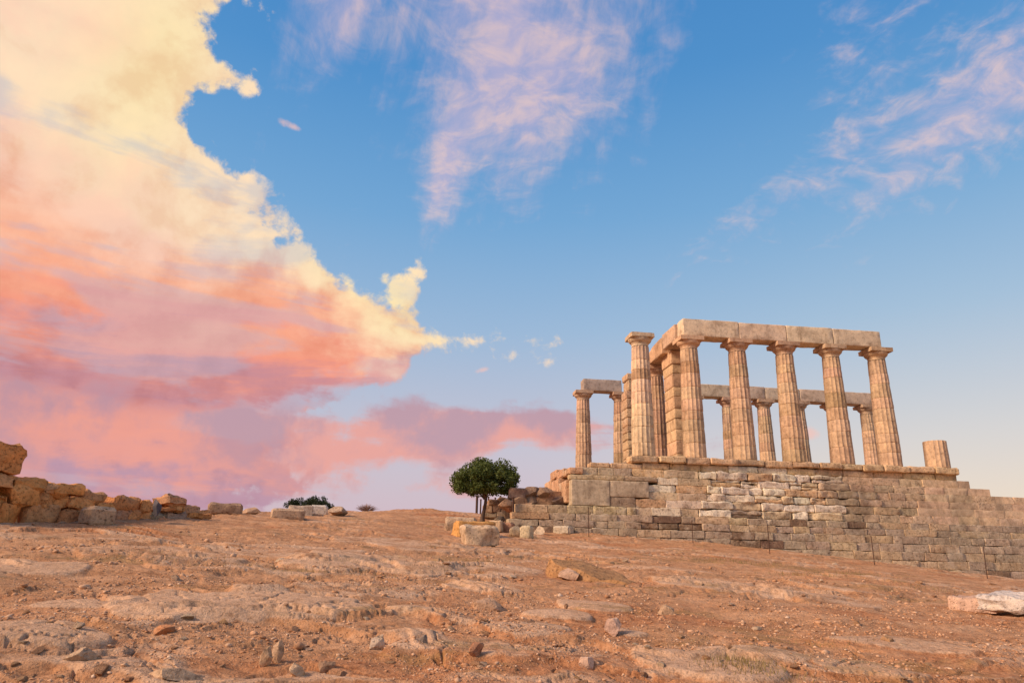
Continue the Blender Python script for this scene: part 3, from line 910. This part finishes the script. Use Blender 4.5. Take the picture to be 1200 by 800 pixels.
# the end face that looks east; warm light is painted into its orange tone
for (y0, y1, z0, z1) in [(.08, 1.7, -2.3, -1.28), (1.72, 3.6, -2.3, -1.02), (3.62, 5.6, -2.3, -.90), (1.2, 2.9, -1.0, -.62), (2.92, 4.6, -.88, -.46), (-.3, 1.18, -1.04, -.74)]:
    me = block_mesh(.62, y1-y0-.012, z1-z0-.01, int(y0*100)+int(-z1*10)+900, .022, .04, .2, .12)
    nblk += 1
    link('end_block', me, plat, M_BLOCK, pl(-3.55 + (.12 if z1 > -.8 else 0), y0, z0), shade((.62, .37, .215), BR, .06, .02))
print('wall blocks', nblk)
temple.location.y -= .45; plat.location.y -= .45             # flank set out from the front of the column feet

# ------------------------------------------------------------------ the rubble wall at the left
WA, WB = at_d(0, 614, 20.0), at_d(240, 607, 23.5)
WD = np.array([WB[0]-WA[0], WB[1]-WA[1]]); WL = np.linalg.norm(WD); WD /= WL
WN = np.array([WD[1], -WD[0]])                              # towards the viewer
WTH = math.atan2(WD[1], WD[0])


def on_wall(px, py, off=0.0):
    v = ray(px, py); p0 = WA[:2] + WN*off
    t = ((p0-CAM[:2])@WN)/(v[:2]@WN)
    return CAM+v*t


SR = random.Random(21)
OCHRE, OCHRE2, BROWN = (.76, .345, .115), (.68, .315, .12), (.58, .31, .165)
rw = empty('rubble_wall', tuple(WA)); tag(rw, 'low tumbling wall of rough ochre stone blocks at the edge of the bare ground', 'wall')


def wall_stone(x0, x1, y0, y1, tone, off=0.0, depth=.7, rnd=.045, chip=.5, rough=.11, wob=.10, name='stone'):
    a, b_ = on_wall(x0, y1, off), on_wall(x1, y1, off); t_ = on_wall((x0+x1)/2, y0, off)
    L = np.linalg.norm((b_-a)[:2]); zb = (a[2]+b_[2])/2; H = t_[2]-zb
    me = block_mesh(L, depth, H, SR.randrange(10**6), rough, rnd, .11, chip, wob)
    mid = (a+b_)/2
    o = link(name, me, rw, M_OCHRE, (mid[0]-WA[0], mid[1]-WA[1], zb-WA[2]), shade(tone, SR, .12, .04))
    o.rotation_euler.z = WTH + SR.uniform(-.05, .05)
    return o


for r_ in [(-60, -28, 590, 617), (-28, 0, 592, 616), (-2, 25, 591, 616), (26, 64, 593, 616), (64, 101, 596, 616), (134, 151, 595, 613), (150, 163, 598, 612), (162, 179, 599, 612),
           (-50, -20, 574, 592), (-20, 9, 576, 592), (10, 46, 572, 593), (46, 79, 578, 597), (79, 113, 582, 598), (112, 132, 588, 602),
           (-50, -12, 556, 576), (-12, 19, 554, 571), (15, 58, 561, 576), (55, 66, 569, 579), (62, 98, 567, 582), (100, 125, 576, 588),
           (-60, -20, 530, 556), (-30, 22, 518, 555), (134, 165, 582, 598), (163, 178, 586, 601)]:
    wall_stone(*r_, SR.choice([OCHRE, OCHRE, OCHRE2, (.64, .34, .15)]) if r_[0] < 110 else SR.choice([OCHRE2, BROWN]))
for r_ in [(194, 221, 581, 592, .05), (188, 206, 593, 600, .1), (205, 217, 591, 600, .1), (214, 236, 590, 605, .0), (195, 222, 599, 610, .15), (220, 241, 601, 610, .1),
           (178, 194, 600, 611, .1), (190, 205, 606, 613, .3), (228, 247, 600, 609, -.2)]:
    wall_stone(*r_[:4], SR.choice([BROWN, (.44, .30, .20), OCHRE2]), off=r_[4], rnd=.11, chip=.3, wob=.08, depth=.6)


def lone(name, label, cat, px0, px1, py0, py1, tone, kind='block', turn=0.0, depth=None, mat=None, sink=.04, dist=None, group=None, **kw):
    """one loose stone standing on the ground; its outline is given by the sight lines to its sides, top and foot"""
    mid = (px0+px1)/2
    p = hit(mid, py1) if dist is None else at_d(mid, py1, dist)
    d = np.linalg.norm(p-CAM); s = d/FPX
    v = ray(mid, (py0+py1)/2); cosz = v@_f; s = s*cosz
    w, h = (px1-px0)*s, (py1-py0)*s
    dp = depth or w*.7
    sd_ = SR.randrange(10**6)
    if kind == 'block':
        me = block_mesh(w, dp, h+sink, sd_, kw.get('rough', .03), kw.get('rnd', .04), kw.get('res', .12), kw.get('chip', .1), kw.get('wob', .02))
    else:
        me = rock_mesh(w, dp, (h+sink)*1.12, sd_, kw.get('cuts', 16), kw.get('sub', 3), kw.get('rough', .10))
    o = link(name, me, None, mat or M_ROCK, (p[0], p[1], float(ground_fn(p[0], p[1]) if dist is None else p[2])-sink), shade(tone, SR, .04, .01))
    az_ = math.atan2(v[0], v[1])
    o.rotation_euler.z = -az_ + math.radians(turn)
    if label: tag(o, label, cat, group)
    return o


PALEB = (.60, .47, .33)
lone('boulder', 'squared boulder with a pale flat top leaning before the ochre rubble wall', 'boulder', 105, 136, 594, 615, (.55, .36, .22), turn=25, depth=.7, rnd=.10, chip=.5, mat=M_OCHRE)
lone('upright_stone', 'dark slate grey upright stone standing on the end of the rubble wall', 'stone', 176, 188, 580.5, 600, (.075, .075, .10), 'rock', dist=21.6, depth=.3, sink=0.06, mat=M_SMOOTH)
lone('stone_block', 'long low brown block on the skyline beside the end of the rubble wall', 'stone block', 244, 282, 589, 602, (.42, .27, .17), depth=.7, chip=.2, rnd=.08)
lone('flat_stone', 'flat brown stone next to the long block on the skyline', 'stone', 282, 305, 594, 602, (.44, .29, .19), 'rock', depth=.7)
lone('pale_slab', 'broad tan slab lying below the dark bush on the skyline', 'stone slab', 318, 356, 596, 608, (.54, .37, .24), depth=.9, chip=.25, rnd=.07)
lone('stone_block', 'long pale block lying behind the broad tan slab', 'stone block', 338, 366, 592, 604, (.60, .47, .35), depth=.6, chip=.2)
lone('carved_block', 'small whitish carved block with a dark hollow on the skyline', 'stone block', 364, 383, 592, 602.5, (.72, .64, .53), depth=.5, chip=.35, rnd=.06)
lone('flat_stone', 'low tan stone between the whitish carved block and the dry bush', 'stone', 384, 410, 593, 604, (.46, .33, .23), 'rock', depth=1.0)
lone('stone_block', 'tan block with a worn pale top left of the tree trunk', 'stone block', 521, 555, 606, 623, (.50, .36, .24), turn=-8, depth=.9, chip=.4, rough=.07, wob=.05)
lone('stone_block', 'orange stained block behind the pale block near the tree', 'stone block', 536, 581, 611.5, 629.5, (.66, .34, .11), turn=16, depth=.8, chip=.3, rough=.06)
lone('stone_block', 'pale cream block in front of the orange stained block near the tree', 'stone block', 545, 586, 618, 639, (.60, .43, .28), turn=14, depth=.62, chip=.45, rough=.09, wob=.06)
lone('stone_block', 'small cream block right beside the foot of the tree', 'stone block', 572, 587, 610, 622, (.60, .43, .26), turn=-12, depth=.5, chip=.2)
for k, (a, b_, c_, d_, t_, lab) in enumerate([
        (586, 600, 612, 624, (.46, .24, .14), 'reddish rubble stone between the small cream block and the platform'),
        (597, 612, 614, 628, (.50, .36, .22), 'tan rubble stone at the left foot of the platform wall'),
        (608, 622, 616, 630, (.60, .47, .30), 'cream pointed stone at the left foot of the platform wall'),
        (624, 642, 616, 626, (.62, .49, .34), 'pale squared stone lying against the lowest platform course'),
        (646, 668, 616, 625, (.54, .44, .32), 'slanting grey tan stone lying against the lowest platform course'),
        (576, 592, 604, 612, (.52, .39, .25), 'low tan stone behind the foot of the tree')]):
    lone('rubble_stone', lab, 'stone', a, b_, c_, d_, t_, 'rock' if k % 2 else 'block', turn=SR.uniform(-25, 25), depth=.5, chip=.4, rnd=.08)


# the long tapering outcrop in the middle of the slope
def outcrop():
    a, b_ = hit(658, 672), hit(748, 685); mid = (a+b_)/2
    L = np.linalg.norm((b_-a)[:2]); n = 26; m_ = 12; V = []; F = []
    for i in range(n+1):
        t = i/n
        h = np.interp(t, [0, .02, .1, .3, .55, .75, .84, .93, 1], [.05, .42, .47, .41, .31, .20, .23, .15, .02])
        wd = np.interp(t, [0, .05, .3, .7, 1], [.30, .62, .75, .5, .12])
        for j in range(m_+1):
            q = j/m_; ang = math.pi*q
            yy = -math.cos(ang)*wd; zz = h*min(1, 1.9*math.sin(ang)**.8) * (1-.12*q)
            nv = mnoise.fractal(Vector((t*4, q*2.0, 3.3)), 1.1, 2.1, 4)
            V.append((t*L-L/2 + .05*nv, yy+.07*nv, zz*(1+.22*nv)-.10))
    for i in range(n):
        for j in range(m_):
            k = i*(m_+1)+j; F.append((k, k+m_+1, k+m_+2, k+1))
    me = mesh_np('outcrop', np.array(V), np.array(F), 22)
    o = link('rock_outcrop', me, None, M_OCHRE, (mid[0], mid[1], min(a[2], b_[2])+.02), (.45, .245, .11))
    dz = (b_[2]-a[2])
    o.rotation_euler = (0, -math.atan2(dz, L)*.7, math.atan2(b_[1]-a[1], b_[0]-a[0]))
    tag(o, 'long ochre brown rock outcrop tapering to one side on the open slope', 'rock')


outcrop()
lone('pale_stone', 'small pale broken stone lying against the long ochre outcrop', 'stone', 654, 677, 665, 679, (.50, .33, .23), 'rock', turn=10, depth=.5)


# the split pale block by the right edge
def split_block():
    p0, p1 = hit(1116, 712), hit(1215, 722); mid = (p0+p1)/2
    L = np.linalg.norm((p1-p0)[:2])
    e = empty('split_block', tuple(mid)); tag(e, 'pale grey split stone block with a broken overhanging front lying on the slope', 'stone block')
    th = math.atan2(p1[1]-p0[1], p1[0]-p0[0])
    e.rotation_euler.z = th
    a = link('broken_slab', block_mesh(L*.62, .75, .31, 4411, .06, .05, .07, .55, .06), e, M_ROCK, (-L*.19, -.30, -.03), (.60, .40, .29))
    b_ = link('broken_slab', block_mesh(L*.66, .8, .29, 4417, .09, .05, .06, .85, .10), e, M_ROCK, (L*.17, -.36, -.02), (.63, .55, .48))
    b_.rotation_euler = (.06, .03, -.10); a.rotation_euler = (-.04, .02, .03)


split_block()

# heap of reddish rubble on the low left shelf of the platform
hp = empty('rubble_heap', (-4.9, .3, -2.5)); tag(hp, 'heap of dark reddish broken stones on the low shelf beside the smooth corner slab', 'rubble')
HR = random.Random(9)
for i, (x0, x1, y0, y1) in enumerate([(597, 615, 571, 583), (612, 630, 570, 582), (628, 646, 571, 581), (640, 660, 574, 584), (600, 616, 581, 592), (615, 632, 580, 591), (630, 648, 580, 592), (645, 664, 582, 593), (606, 622, 588, 594), (622, 642, 588, 594), (584, 600, 585, 596), (590, 606, 590, 600)]):
    yp = .1+.25*(i % 2); a, b_ = at_y(x0, y1, yp), at_y(x1, y0, yp)
    me = rock_mesh(abs(b_[0]-a[0])*1.3, .8, abs(b_[2]-a[2])*1.35, 3300+i, 16, 3, .10) if i % 3 else block_mesh(abs(b_[0]-a[0])*1.15, .6, abs(b_[2]-a[2]), 3300+i, .05, .06, .1, .5, .07)
    o = link('stone', me, hp, M_ROCK, ((a[0]+b_[0])/2+4.9, yp-.3, a[2]+2.5-.05), shade(HR.choice([(.46, .27, .17), (.38, .22, .14), (.52, .33, .21), (.30, .19, .13)]), HR, .12))
    o.rotation_euler.z = HR.uniform(-.4, .4)

# low wall of dark blocks behind the tree
lw = empty('low_stone_wall', (-7.2, 3.5, -2.7)); tag(lw, 'low dark brown dry stone wall between the tree trunk and the platform', 'wall')
for i, (x0, x1, y0, y1) in enumerate([(566, 578, 591, 601), (577, 588, 590, 601), (587, 599, 588, 600), (598, 607, 588, 601), (572, 585, 585, 592), (584, 597, 583, 590), (567, 583, 600, 606), (582, 600, 599, 606)]):
    a, b_ = at_y(x0, y1, 3.0), at_y(x1, y0, 3.0)
    me = block_mesh(b_[0]-a[0], .6, b_[2]-a[2], 3400+i, .04, .06, .12, .2, .04)
    link('stone', me, lw, M_ROCK, ((a[0]+b_[0])/2+7.2, -.5, a[2]+2.7), shade((.40, .27, .18) if i < 6 else (.50, .40, .28), HR, .15))


# ------------------------------------------------------------------ posts
def post(px, py0, py1, label, dist=None, r=.022, lean=0.0, group='thin iron posts along the platform wall'):
    p = hit(px, py1) if dist is None else at_d(px, py1, dist)
    h = (py1-py0)*np.linalg.norm(p-CAM)/FPX*.97
    n = 8; rows = []
    V = []; F = []
    for z, k in ((-.1, 1.0), (h*.5, 1.0), (h-.03, 1.0), (h-.025, 1.5), (h, 1.5), (h+.008, .6)):
        V += [(r*k*math.cos(2*math.pi*q/n)+lean*z, r*k*math.sin(2*math.pi*q/n), z) for q in range(n)]
    for i in range(5):
        F += [(i*n+q, i*n+(q+1) % n, (i+1)*n+(q+1) % n, (i+1)*n+q) for q in range(n)]
    F += [(5*n, 5*n+1, 5*n+2, 5*n+3), (5*n, 5*n+3, 5*n+4, 5*n+5), (5*n, 5*n+5, 5*n+6, 5*n+7)]
    o = link('iron_post', mesh_np('post', np.array(V), np.array(F), 40), None, M_RUST, tuple(p))
    tag(o, label, 'post', group)


post(601, 583, 612, 'dark iron post before the low left end of the platform wall', 31.5, r=.05)
for q, lab in (((690, 595, 626), 'rusty iron rod in front of the big smooth corner slab of the platform'), ((812, 611, 633), 'rusty iron rod before the wall below the first column under the lintels'),
               ((902, 618, 646), 'rusty iron rod before the pale middle of the coursed platform wall'), ((1025, 633, 662), 'rusty iron rod before the wall below the last column under the lintels'),
               ((1157, 648, 677), 'slightly leaning rusty rod before the wall beyond the column stump')):
    post(*q, lab, 30.2 if q[0] < 1000 else None, r=.016, lean=.05 if q[0] == 1157 else .0)
for q in ((558.5, 581, 600), (563, 585, 600), (572, 582, 600), (580, 583, 600), (586, 581, 600)):
    post(*q, 'weathered fence post beyond the tree trunk against the sky', 42.0, r=.07 if q[0] < 560 else .045, group='fence posts beyond the tree')


# ------------------------------------------------------------------ plants
def tube_mesh(paths, name='trunk', n=7):
    """paths: lists of (x, y, z, r)"""
    V = []; F = []
    for pts in paths:
        b0 = len(V)
        for i, (x, y, z, r) in enumerate(pts):
            d_ = Vector(pts[min(i+1, len(pts)-1)][:3]) - Vector(pts[max(i-1, 0)][:3]); d_.normalize()
            a = d_.orthogonal().normalized(); b_ = d_.cross(a)
            for k in range(n):
                q = 2*math.pi*k/n; w = a*math.cos(q)*r + b_*math.sin(q)*r
                V.append((x+w.x, y+w.y, z+w.z))
        for i in range(len(pts)-1):
            for k in range(n):
                F.append((b0+i*n+k, b0+i*n+(k+1) % n, b0+(i+1)*n+(k+1) % n, b0+(i+1)*n+k))
    return mesh_np(name, np.array(V), np.array(F), 60)


def leaves_mesh(centres, radii, per, size, seed, flat=.75):
    """clumps of small bent leaves, mostly facing outwards and up"""
    rs = np.random.RandomState(seed); V = []; 
    pos = []; 
    for c, r in zip(centres, radii):
        k = int(per*(r/np.mean(radii))**2)
        u = rs.normal(size=(k, 3)); u /= np.linalg.norm(u, axis=1, keepdims=True)
        pos.append(np.array(c) + u*(r*rs.uniform(.45, 1.08, size=(k, 1)))*np.array([1, 1, flat]))
    pos = np.concatenate(pos); n = len(pos)
    nr = rs.normal(size=(n, 3)) + np.array([0, 0, .7]); nr /= np.linalg.norm(nr, axis=1, keepdims=True)
    a = np.cross(nr, rs.normal(size=(n, 3))); a /= np.linalg.norm(a, axis=1, keepdims=True); b_ = np.cross(nr, a)
    s = size*rs.uniform(.6, 1.35, size=(n, 1))
    quad = np.stack([pos-a*s, pos-b_*s*.42+nr*s*.12, pos+a*s, pos+b_*s*.42+nr*s*.12], 1).reshape(-1, 3)
    F = np.arange(n*4).reshape(-1, 4)
    return mesh_np('leaves', quad, F)


def clumps(rx, ry, rz, n, seed, lump=.16, bottom=-.55, rr=(.22, .40)):
    rs = np.random.RandomState(seed); C_ = []; R2 = []
    while len(C_) < n:
        u = rs.normal(size=3); u /= np.linalg.norm(u)
        if u[2] < bottom: continue
        k = rs.uniform(.55, 1.0)**.6*(1+lump*rs.uniform(-1, 1)) if rs.rand() < .85 else rs.uniform(.2, .6)
        C_.append(u*k*np.array([rx, ry, rz])); R2.append(rs.uniform(*rr))
    return C_, R2


tp = at_d(566, 613.5, 33.5); gz = float(ground_fn(tp[0], tp[1]))
tree = empty('small_tree', (tp[0], tp[1], gz)); tag(tree, 'small round-topped evergreen tree with a thin trunk beside the platform', 'tree')
PXM = np.linalg.norm(tp-CAM)/FPX*.985
hb = (613.5-581)*PXM; ht = (613.5-544)*PXM; rc = 44*PXM
trunk = [(0.0, 0, -.15, .15), (-.05, 0, .18, .115), (.02, .02, .5, .085), (.08, .0, .85, .078), (.10, .02, 1.15, .072), (.04, .02, hb-.05, .068)]
limbs = [[(.04, .02, hb-.25, .06), (-.25, .05, hb+.05, .05), (-.75, .1, hb+.45, .03), (-1.15, .1, hb+.8, .015)], [(.05, .02, hb-.2, .06), (.25, -.1, hb+.2, .045), (.7, -.2, hb+.5, .03), (1.1, -.2, hb+.8, .012)],
         [(.04, .02, hb-.15, .06), (.0, .3, hb+.3, .045), (.1, .8, hb+.7, .02)], [(.04, .02, hb-.15, .06), (-.05, -.3, hb+.3, .045), (-.2, -.8, hb+.65, .02)],
         [(.04, .02, hb-.1, .055), (.1, 0, hb+.5, .045), (-.1, .05, hb+1.1, .025)], [(0.04, .02, hb-.1, .05), (-.35, 0, hb+.5, .04), (-.6, 0, hb+1.05, .02)], [(.05, .02, hb-.1, .05), (.5, .1, hb+.6, .035), (.7, .1, hb+1.1, .015)]]
tr = link('trunk', tube_mesh([trunk]), tree, M_BARK)
for lb_ in limbs: link('limb', tube_mesh([lb_], 'limb'), tr, M_BARK)
cz = hb + (ht-hb)*.42
C_, R2 = clumps(rc*.86, rc*.80, (ht-hb)*.54, 150, 4, .17, -.85, (.18, .34))
C_ = [np.array([c[0]+.02, c[1], max(c[2]*1.25 if c[2] < 0 else c[2], -(ht-hb)*.32)+cz]) for c in C_]
link('crown', leaves_mesh(C_, R2, 120, .066, 6, .8), tree, M_LEAF)

bp_ = at_d(364, 603, 62.0); gz = float(ground_fn(bp_[0], bp_[1]))
bush = empty('dark_bush', (bp_[0], bp_[1], gz)); tag(bush, 'dark green bush whose wide top shows behind the whitish block on the skyline', 'bush')
top = at_d(364, 583, 62.0)[2]-gz
link('stem', tube_mesh([[(0, 0, -.2, .14), (.1, 0, top*.5, .1), (.3, 0, top*.75, .05)], [(0, 0, .3, .1), (-.9, .1, top*.7, .05)], [(0, 0, .4, .1), (1.2, .1, top*.72, .04)]], 'stem'), bush, M_BARK)
C_, R2 = clumps(1.85, 1.4, .62, 80, 14, .15, -.7, (.26, .42))
C_ = [np.array([c[0], c[1], c[2]+top-.72+.12*math.sin(c[0]*3)]) for c in C_]
link('crown', leaves_mesh(C_, R2, 110, .075, 16, .8), bush, M_LEAF2)


def twig_bush(px, py0, py1, w, dist, seed, label):
    p = at_d(px, py1, dist); p[2] = float(ground_fn(p[0], p[1]))-.05
    H = at_d(px, py0, dist)[2]-p[2]; rng = random.Random(seed); paths = []
    for i in range(90):
        a = rng.uniform(0, 2*math.pi); q = rng.random()**.6; tx, ty = math.cos(a)*q*w, math.sin(a)*q*w*.7; tz = H*(1-.5*q*q)*rng.uniform(.7, 1.05)
        m1 = (tx*.4+rng.uniform(-.06, .06), ty*.4, tz*.55)
        paths.append([(tx*.08, ty*.08, 0, .012), (*m1, .009), (tx, ty, tz, .004)])
        for _ in range(2):
            paths.append([(*m1, .006), (m1[0]+tx*.4+rng.uniform(-.2, .2), m1[1]+ty*.3, m1[2]+H*rng.uniform(.15, .38), .003)])
    o = link('dry_bush', tube_mesh(paths, 'twigs', 3), None, M_TWIG, tuple(p)); tag(o, label, 'bush')


twig_bush(429, 589, 602, .62, 38.0, 3, 'leafless reddish brown bush on the skyline right of the whitish block')
twig_bush(470, 697, 706, .16, 11.5, 5, 'tiny dry twiggy plant on the open slope')

# ------------------------------------------------------------------ loose stones and gravel
named = [((302, 318, 757, 780), 'tan upright stone leaning on a rounded stone on the gravel', 10), ((315, 331, 750, 776), 'rounded tan stone tilted against an upright stone on the gravel', -20),
         ((160, 236, 779, 796), 'long flat buff stone half buried in the gravel', 0), ((76, 122, 758, 774), 'flat tan stone slab beside the broad pale bedrock patch', 5),
         ((433, 452, 744, 759), 'pale wedge shaped stone lying alone on red gravel', 0), ((543, 567, 752, 766), 'low dark red stone on the red gravel', 0),
         ((708, 733, 724, 741), 'pinkish grey upright stone beside the pale bedrock', 10), ((678, 697, 766, 781), 'pale pink rounded stone on the red earth', 0),
         ((548, 592, 700, 712), 'low sloping tan stone above the red gravel', 0), ((490, 502, 742, 752), 'small grey stone on the gravel', 0), ((176, 205, 732, 742), 'orange red stone under the edge of the pale bedrock', 0),
         ((336, 358, 775, 790), 'tan angular stone next to the leaning stones', 30), ((372, 392, 770, 785), 'brown stone half sunk in the gravel', 0)]
NT = [(.58, .38, .22), (.60, .40, .25), (.52, .35, .22), (.50, .34, .22), (.62, .47, .34), (.38, .19, .11), (.52, .34, .25), (.60, .41, .30), (.50, .31, .19), (.32, .25, .20), (.52, .24, .11), (.54, .36, .22), (.40, .25, .16)]
for (q, lab, tu), t_ in zip(named, NT):
    w = q[1]-q[0]
    lone('loose_stone', lab, 'stone', *q, t_, 'rock', turn=tu, sink=.03, cuts=18, sub=3)

FR = random.Random(31); frs = np.random.RandomState(31)
variants = [rock_mesh(1.0, FR.uniform(.7, 1.0), FR.uniform(.45, .75), 5000+i, 18, 2, .08) for i in range(14)]
tones = [((.56, .33, .18), 'orange tan'), ((.50, .28, .15), 'reddish brown'), ((.60, .41, .26), 'pale tan'), ((.44, .24, .13), 'dark red brown'), ((.64, .47, .32), 'pale cream')]
cnt = 0
while cnt < 90:
    px, py = FR.uniform(-20, 1220), 800-150*FR.random()**1.5
    p = hit(px, py); d = np.linalg.norm(p-CAM)
    g_ = float(fbm(p[0]*.6, p[1]*.6, 3, 80))
    if g_ < -.12 and FR.random() < .75: continue
    s = (FR.uniform(7, 11) if FR.random() < .75 else FR.uniform(11, 20))*d/FPX
    if s > .33: continue
    o = link('rock', FR.choice(variants), None, M_ROCK, (p[0], p[1], p[2]-s*.20))
    tn = FR.choice(tones); o.color = (*shade(tn[0], FR, .08, .03), 1)
    o.scale = (s, s, s*FR.uniform(.7, 1.1)); o.rotation_euler = (FR.uniform(-.15, .15), FR.uniform(-.15, .15), FR.uniform(0, 6.3))
    tag(o, 'small '+tn[1]+' rock lying loose on the bare stony slope', 'rock', 'small '+tn[1]+' rocks on the slope'); cnt += 1


def gravel():
    bm = bmesh.new(); bmesh.ops.create_icosphere(bm, subdivisions=1, radius=1.0)
    B = np.array([v.co[:] for v in bm.verts]); BF = np.array([[v.index for v in f.verts] for f in bm.faces]); bm.free()
    n = 60000
    a = YAW + frs.uniform(-math.radians(44), math.radians(44), n)
    r = np.exp(frs.uniform(math.log(4.0), math.log(20), n))
    x, y = CAM[0]+r*np.sin(a), CAM[1]+r*np.cos(a)
    z, rock, grv = ground_fn(x, y, True)
    keep = frs.rand(n) < .12 + .9*grv - .5*rock
    x, y, z, r = x[keep], y[keep], z[keep], r[keep]; n = len(x)
    s = np.clip(.0062*np.exp(frs.normal(0, .55, n)) * (r/7)**.75, .005, .06)
    V = B[None]*(1+.28*frs.normal(size=(n, len(B), 1)))
    V = V*np.stack([frs.uniform(.8, 1.5, n), frs.uniform(.8, 1.3, n), frs.uniform(.45, .8, n)], 1)[:, None, :]*s[:, None, None]
    th = frs.uniform(0, 6.28, n); c, s_ = np.cos(th)[:, None], np.sin(th)[:, None]
    V = np.stack([V[..., 0]*c-V[..., 1]*s_, V[..., 0]*s_+V[..., 1]*c, V[..., 2]], -1) + np.stack([x, y, z+s*.25], 1)[:, None, :]
    F = (BF[None]+(np.arange(n)*len(B))[:, None, None]).reshape(-1, 3)
    me = mesh_np('gravel', V.reshape(-1, 3), F)
    m, g, b = new_mat('gravel_stone')
    rd = g.n('ShaderNodeNewGeometry').outputs['Random Per Island']
    c_ = g.ramp(rd, [(0, (.40, .20, .10)), (.3, (.52, .28, .15)), (.6, (.60, .35, .20)), (.85, (.65, .41, .25)), (1, (.72, .52, .36))])
    c_ = g.mix(1.0, c_, g.ramp(g.noise(g.n('ShaderNodeNewGeometry').outputs['Position'], 60, 4, .6), [(.3, (.7, .7, .7)), (.7, (1.15, 1.15, 1.15))]), 'MULTIPLY')
    g.put(b.inputs['Base Color'], c_); b.inputs['Roughness'].default_value = .9
    tag(link('gravel', me, None, m), 'reddish gravel strewn over the bare ground', 'gravel', kind='stuff')


gravel()


def grass():
    V = []
    for px, py, n, sx, sy, h in [(885, 782, 260, .30, .16, .07), (868, 774, 120, .16, .10, .06), (950, 672, 200, .8, .25, .09), (1000, 672, 160, .6, .2, .09), (875, 660, 220, .7, .3, .10), (820, 655, 120, .6, .2, .08),
                                 (570, 657, 90, .5, .2, .07), (520, 665, 120, .6, .25, .07), (975, 755, 90, .3, .15, .05), (380, 668, 150, .8, .3, .07), (1090, 690, 120, .6, .2, .08), (160, 655, 100, .6, .2, .06), (250, 655, 110, .7, .2, .06)]:
        c = hit(px, py); x = c[0]+frs.normal(0, sx, n); y = c[1]+frs.normal(0, sy, n); z = ground_fn(x, y)
        for i in range(n):
            a = frs.uniform(0, 6.28); l = h*frs.uniform(.5, 1.3); w = .0035+.0004*np.linalg.norm(c-CAM)/3
            dx, dy = math.cos(a)*w, math.sin(a)*w; lx, ly = frs.uniform(-.6, .6)*l, frs.uniform(-.6, .6)*l
            V += [(x[i]-dx, y[i]-dy, z[i]-.01), (x[i]+dx, y[i]+dy, z[i]-.01), (x[i]+lx, y[i]+ly, z[i]+l)]
    me = mesh_np('dry_grass', np.array(V), np.arange(len(V)).reshape(-1, 3))
    tag(link('dry_grass', me, None, M_GRASS), 'sparse dry yellowish grass on the rocky slope', 'grass', kind='stuff')


grass()
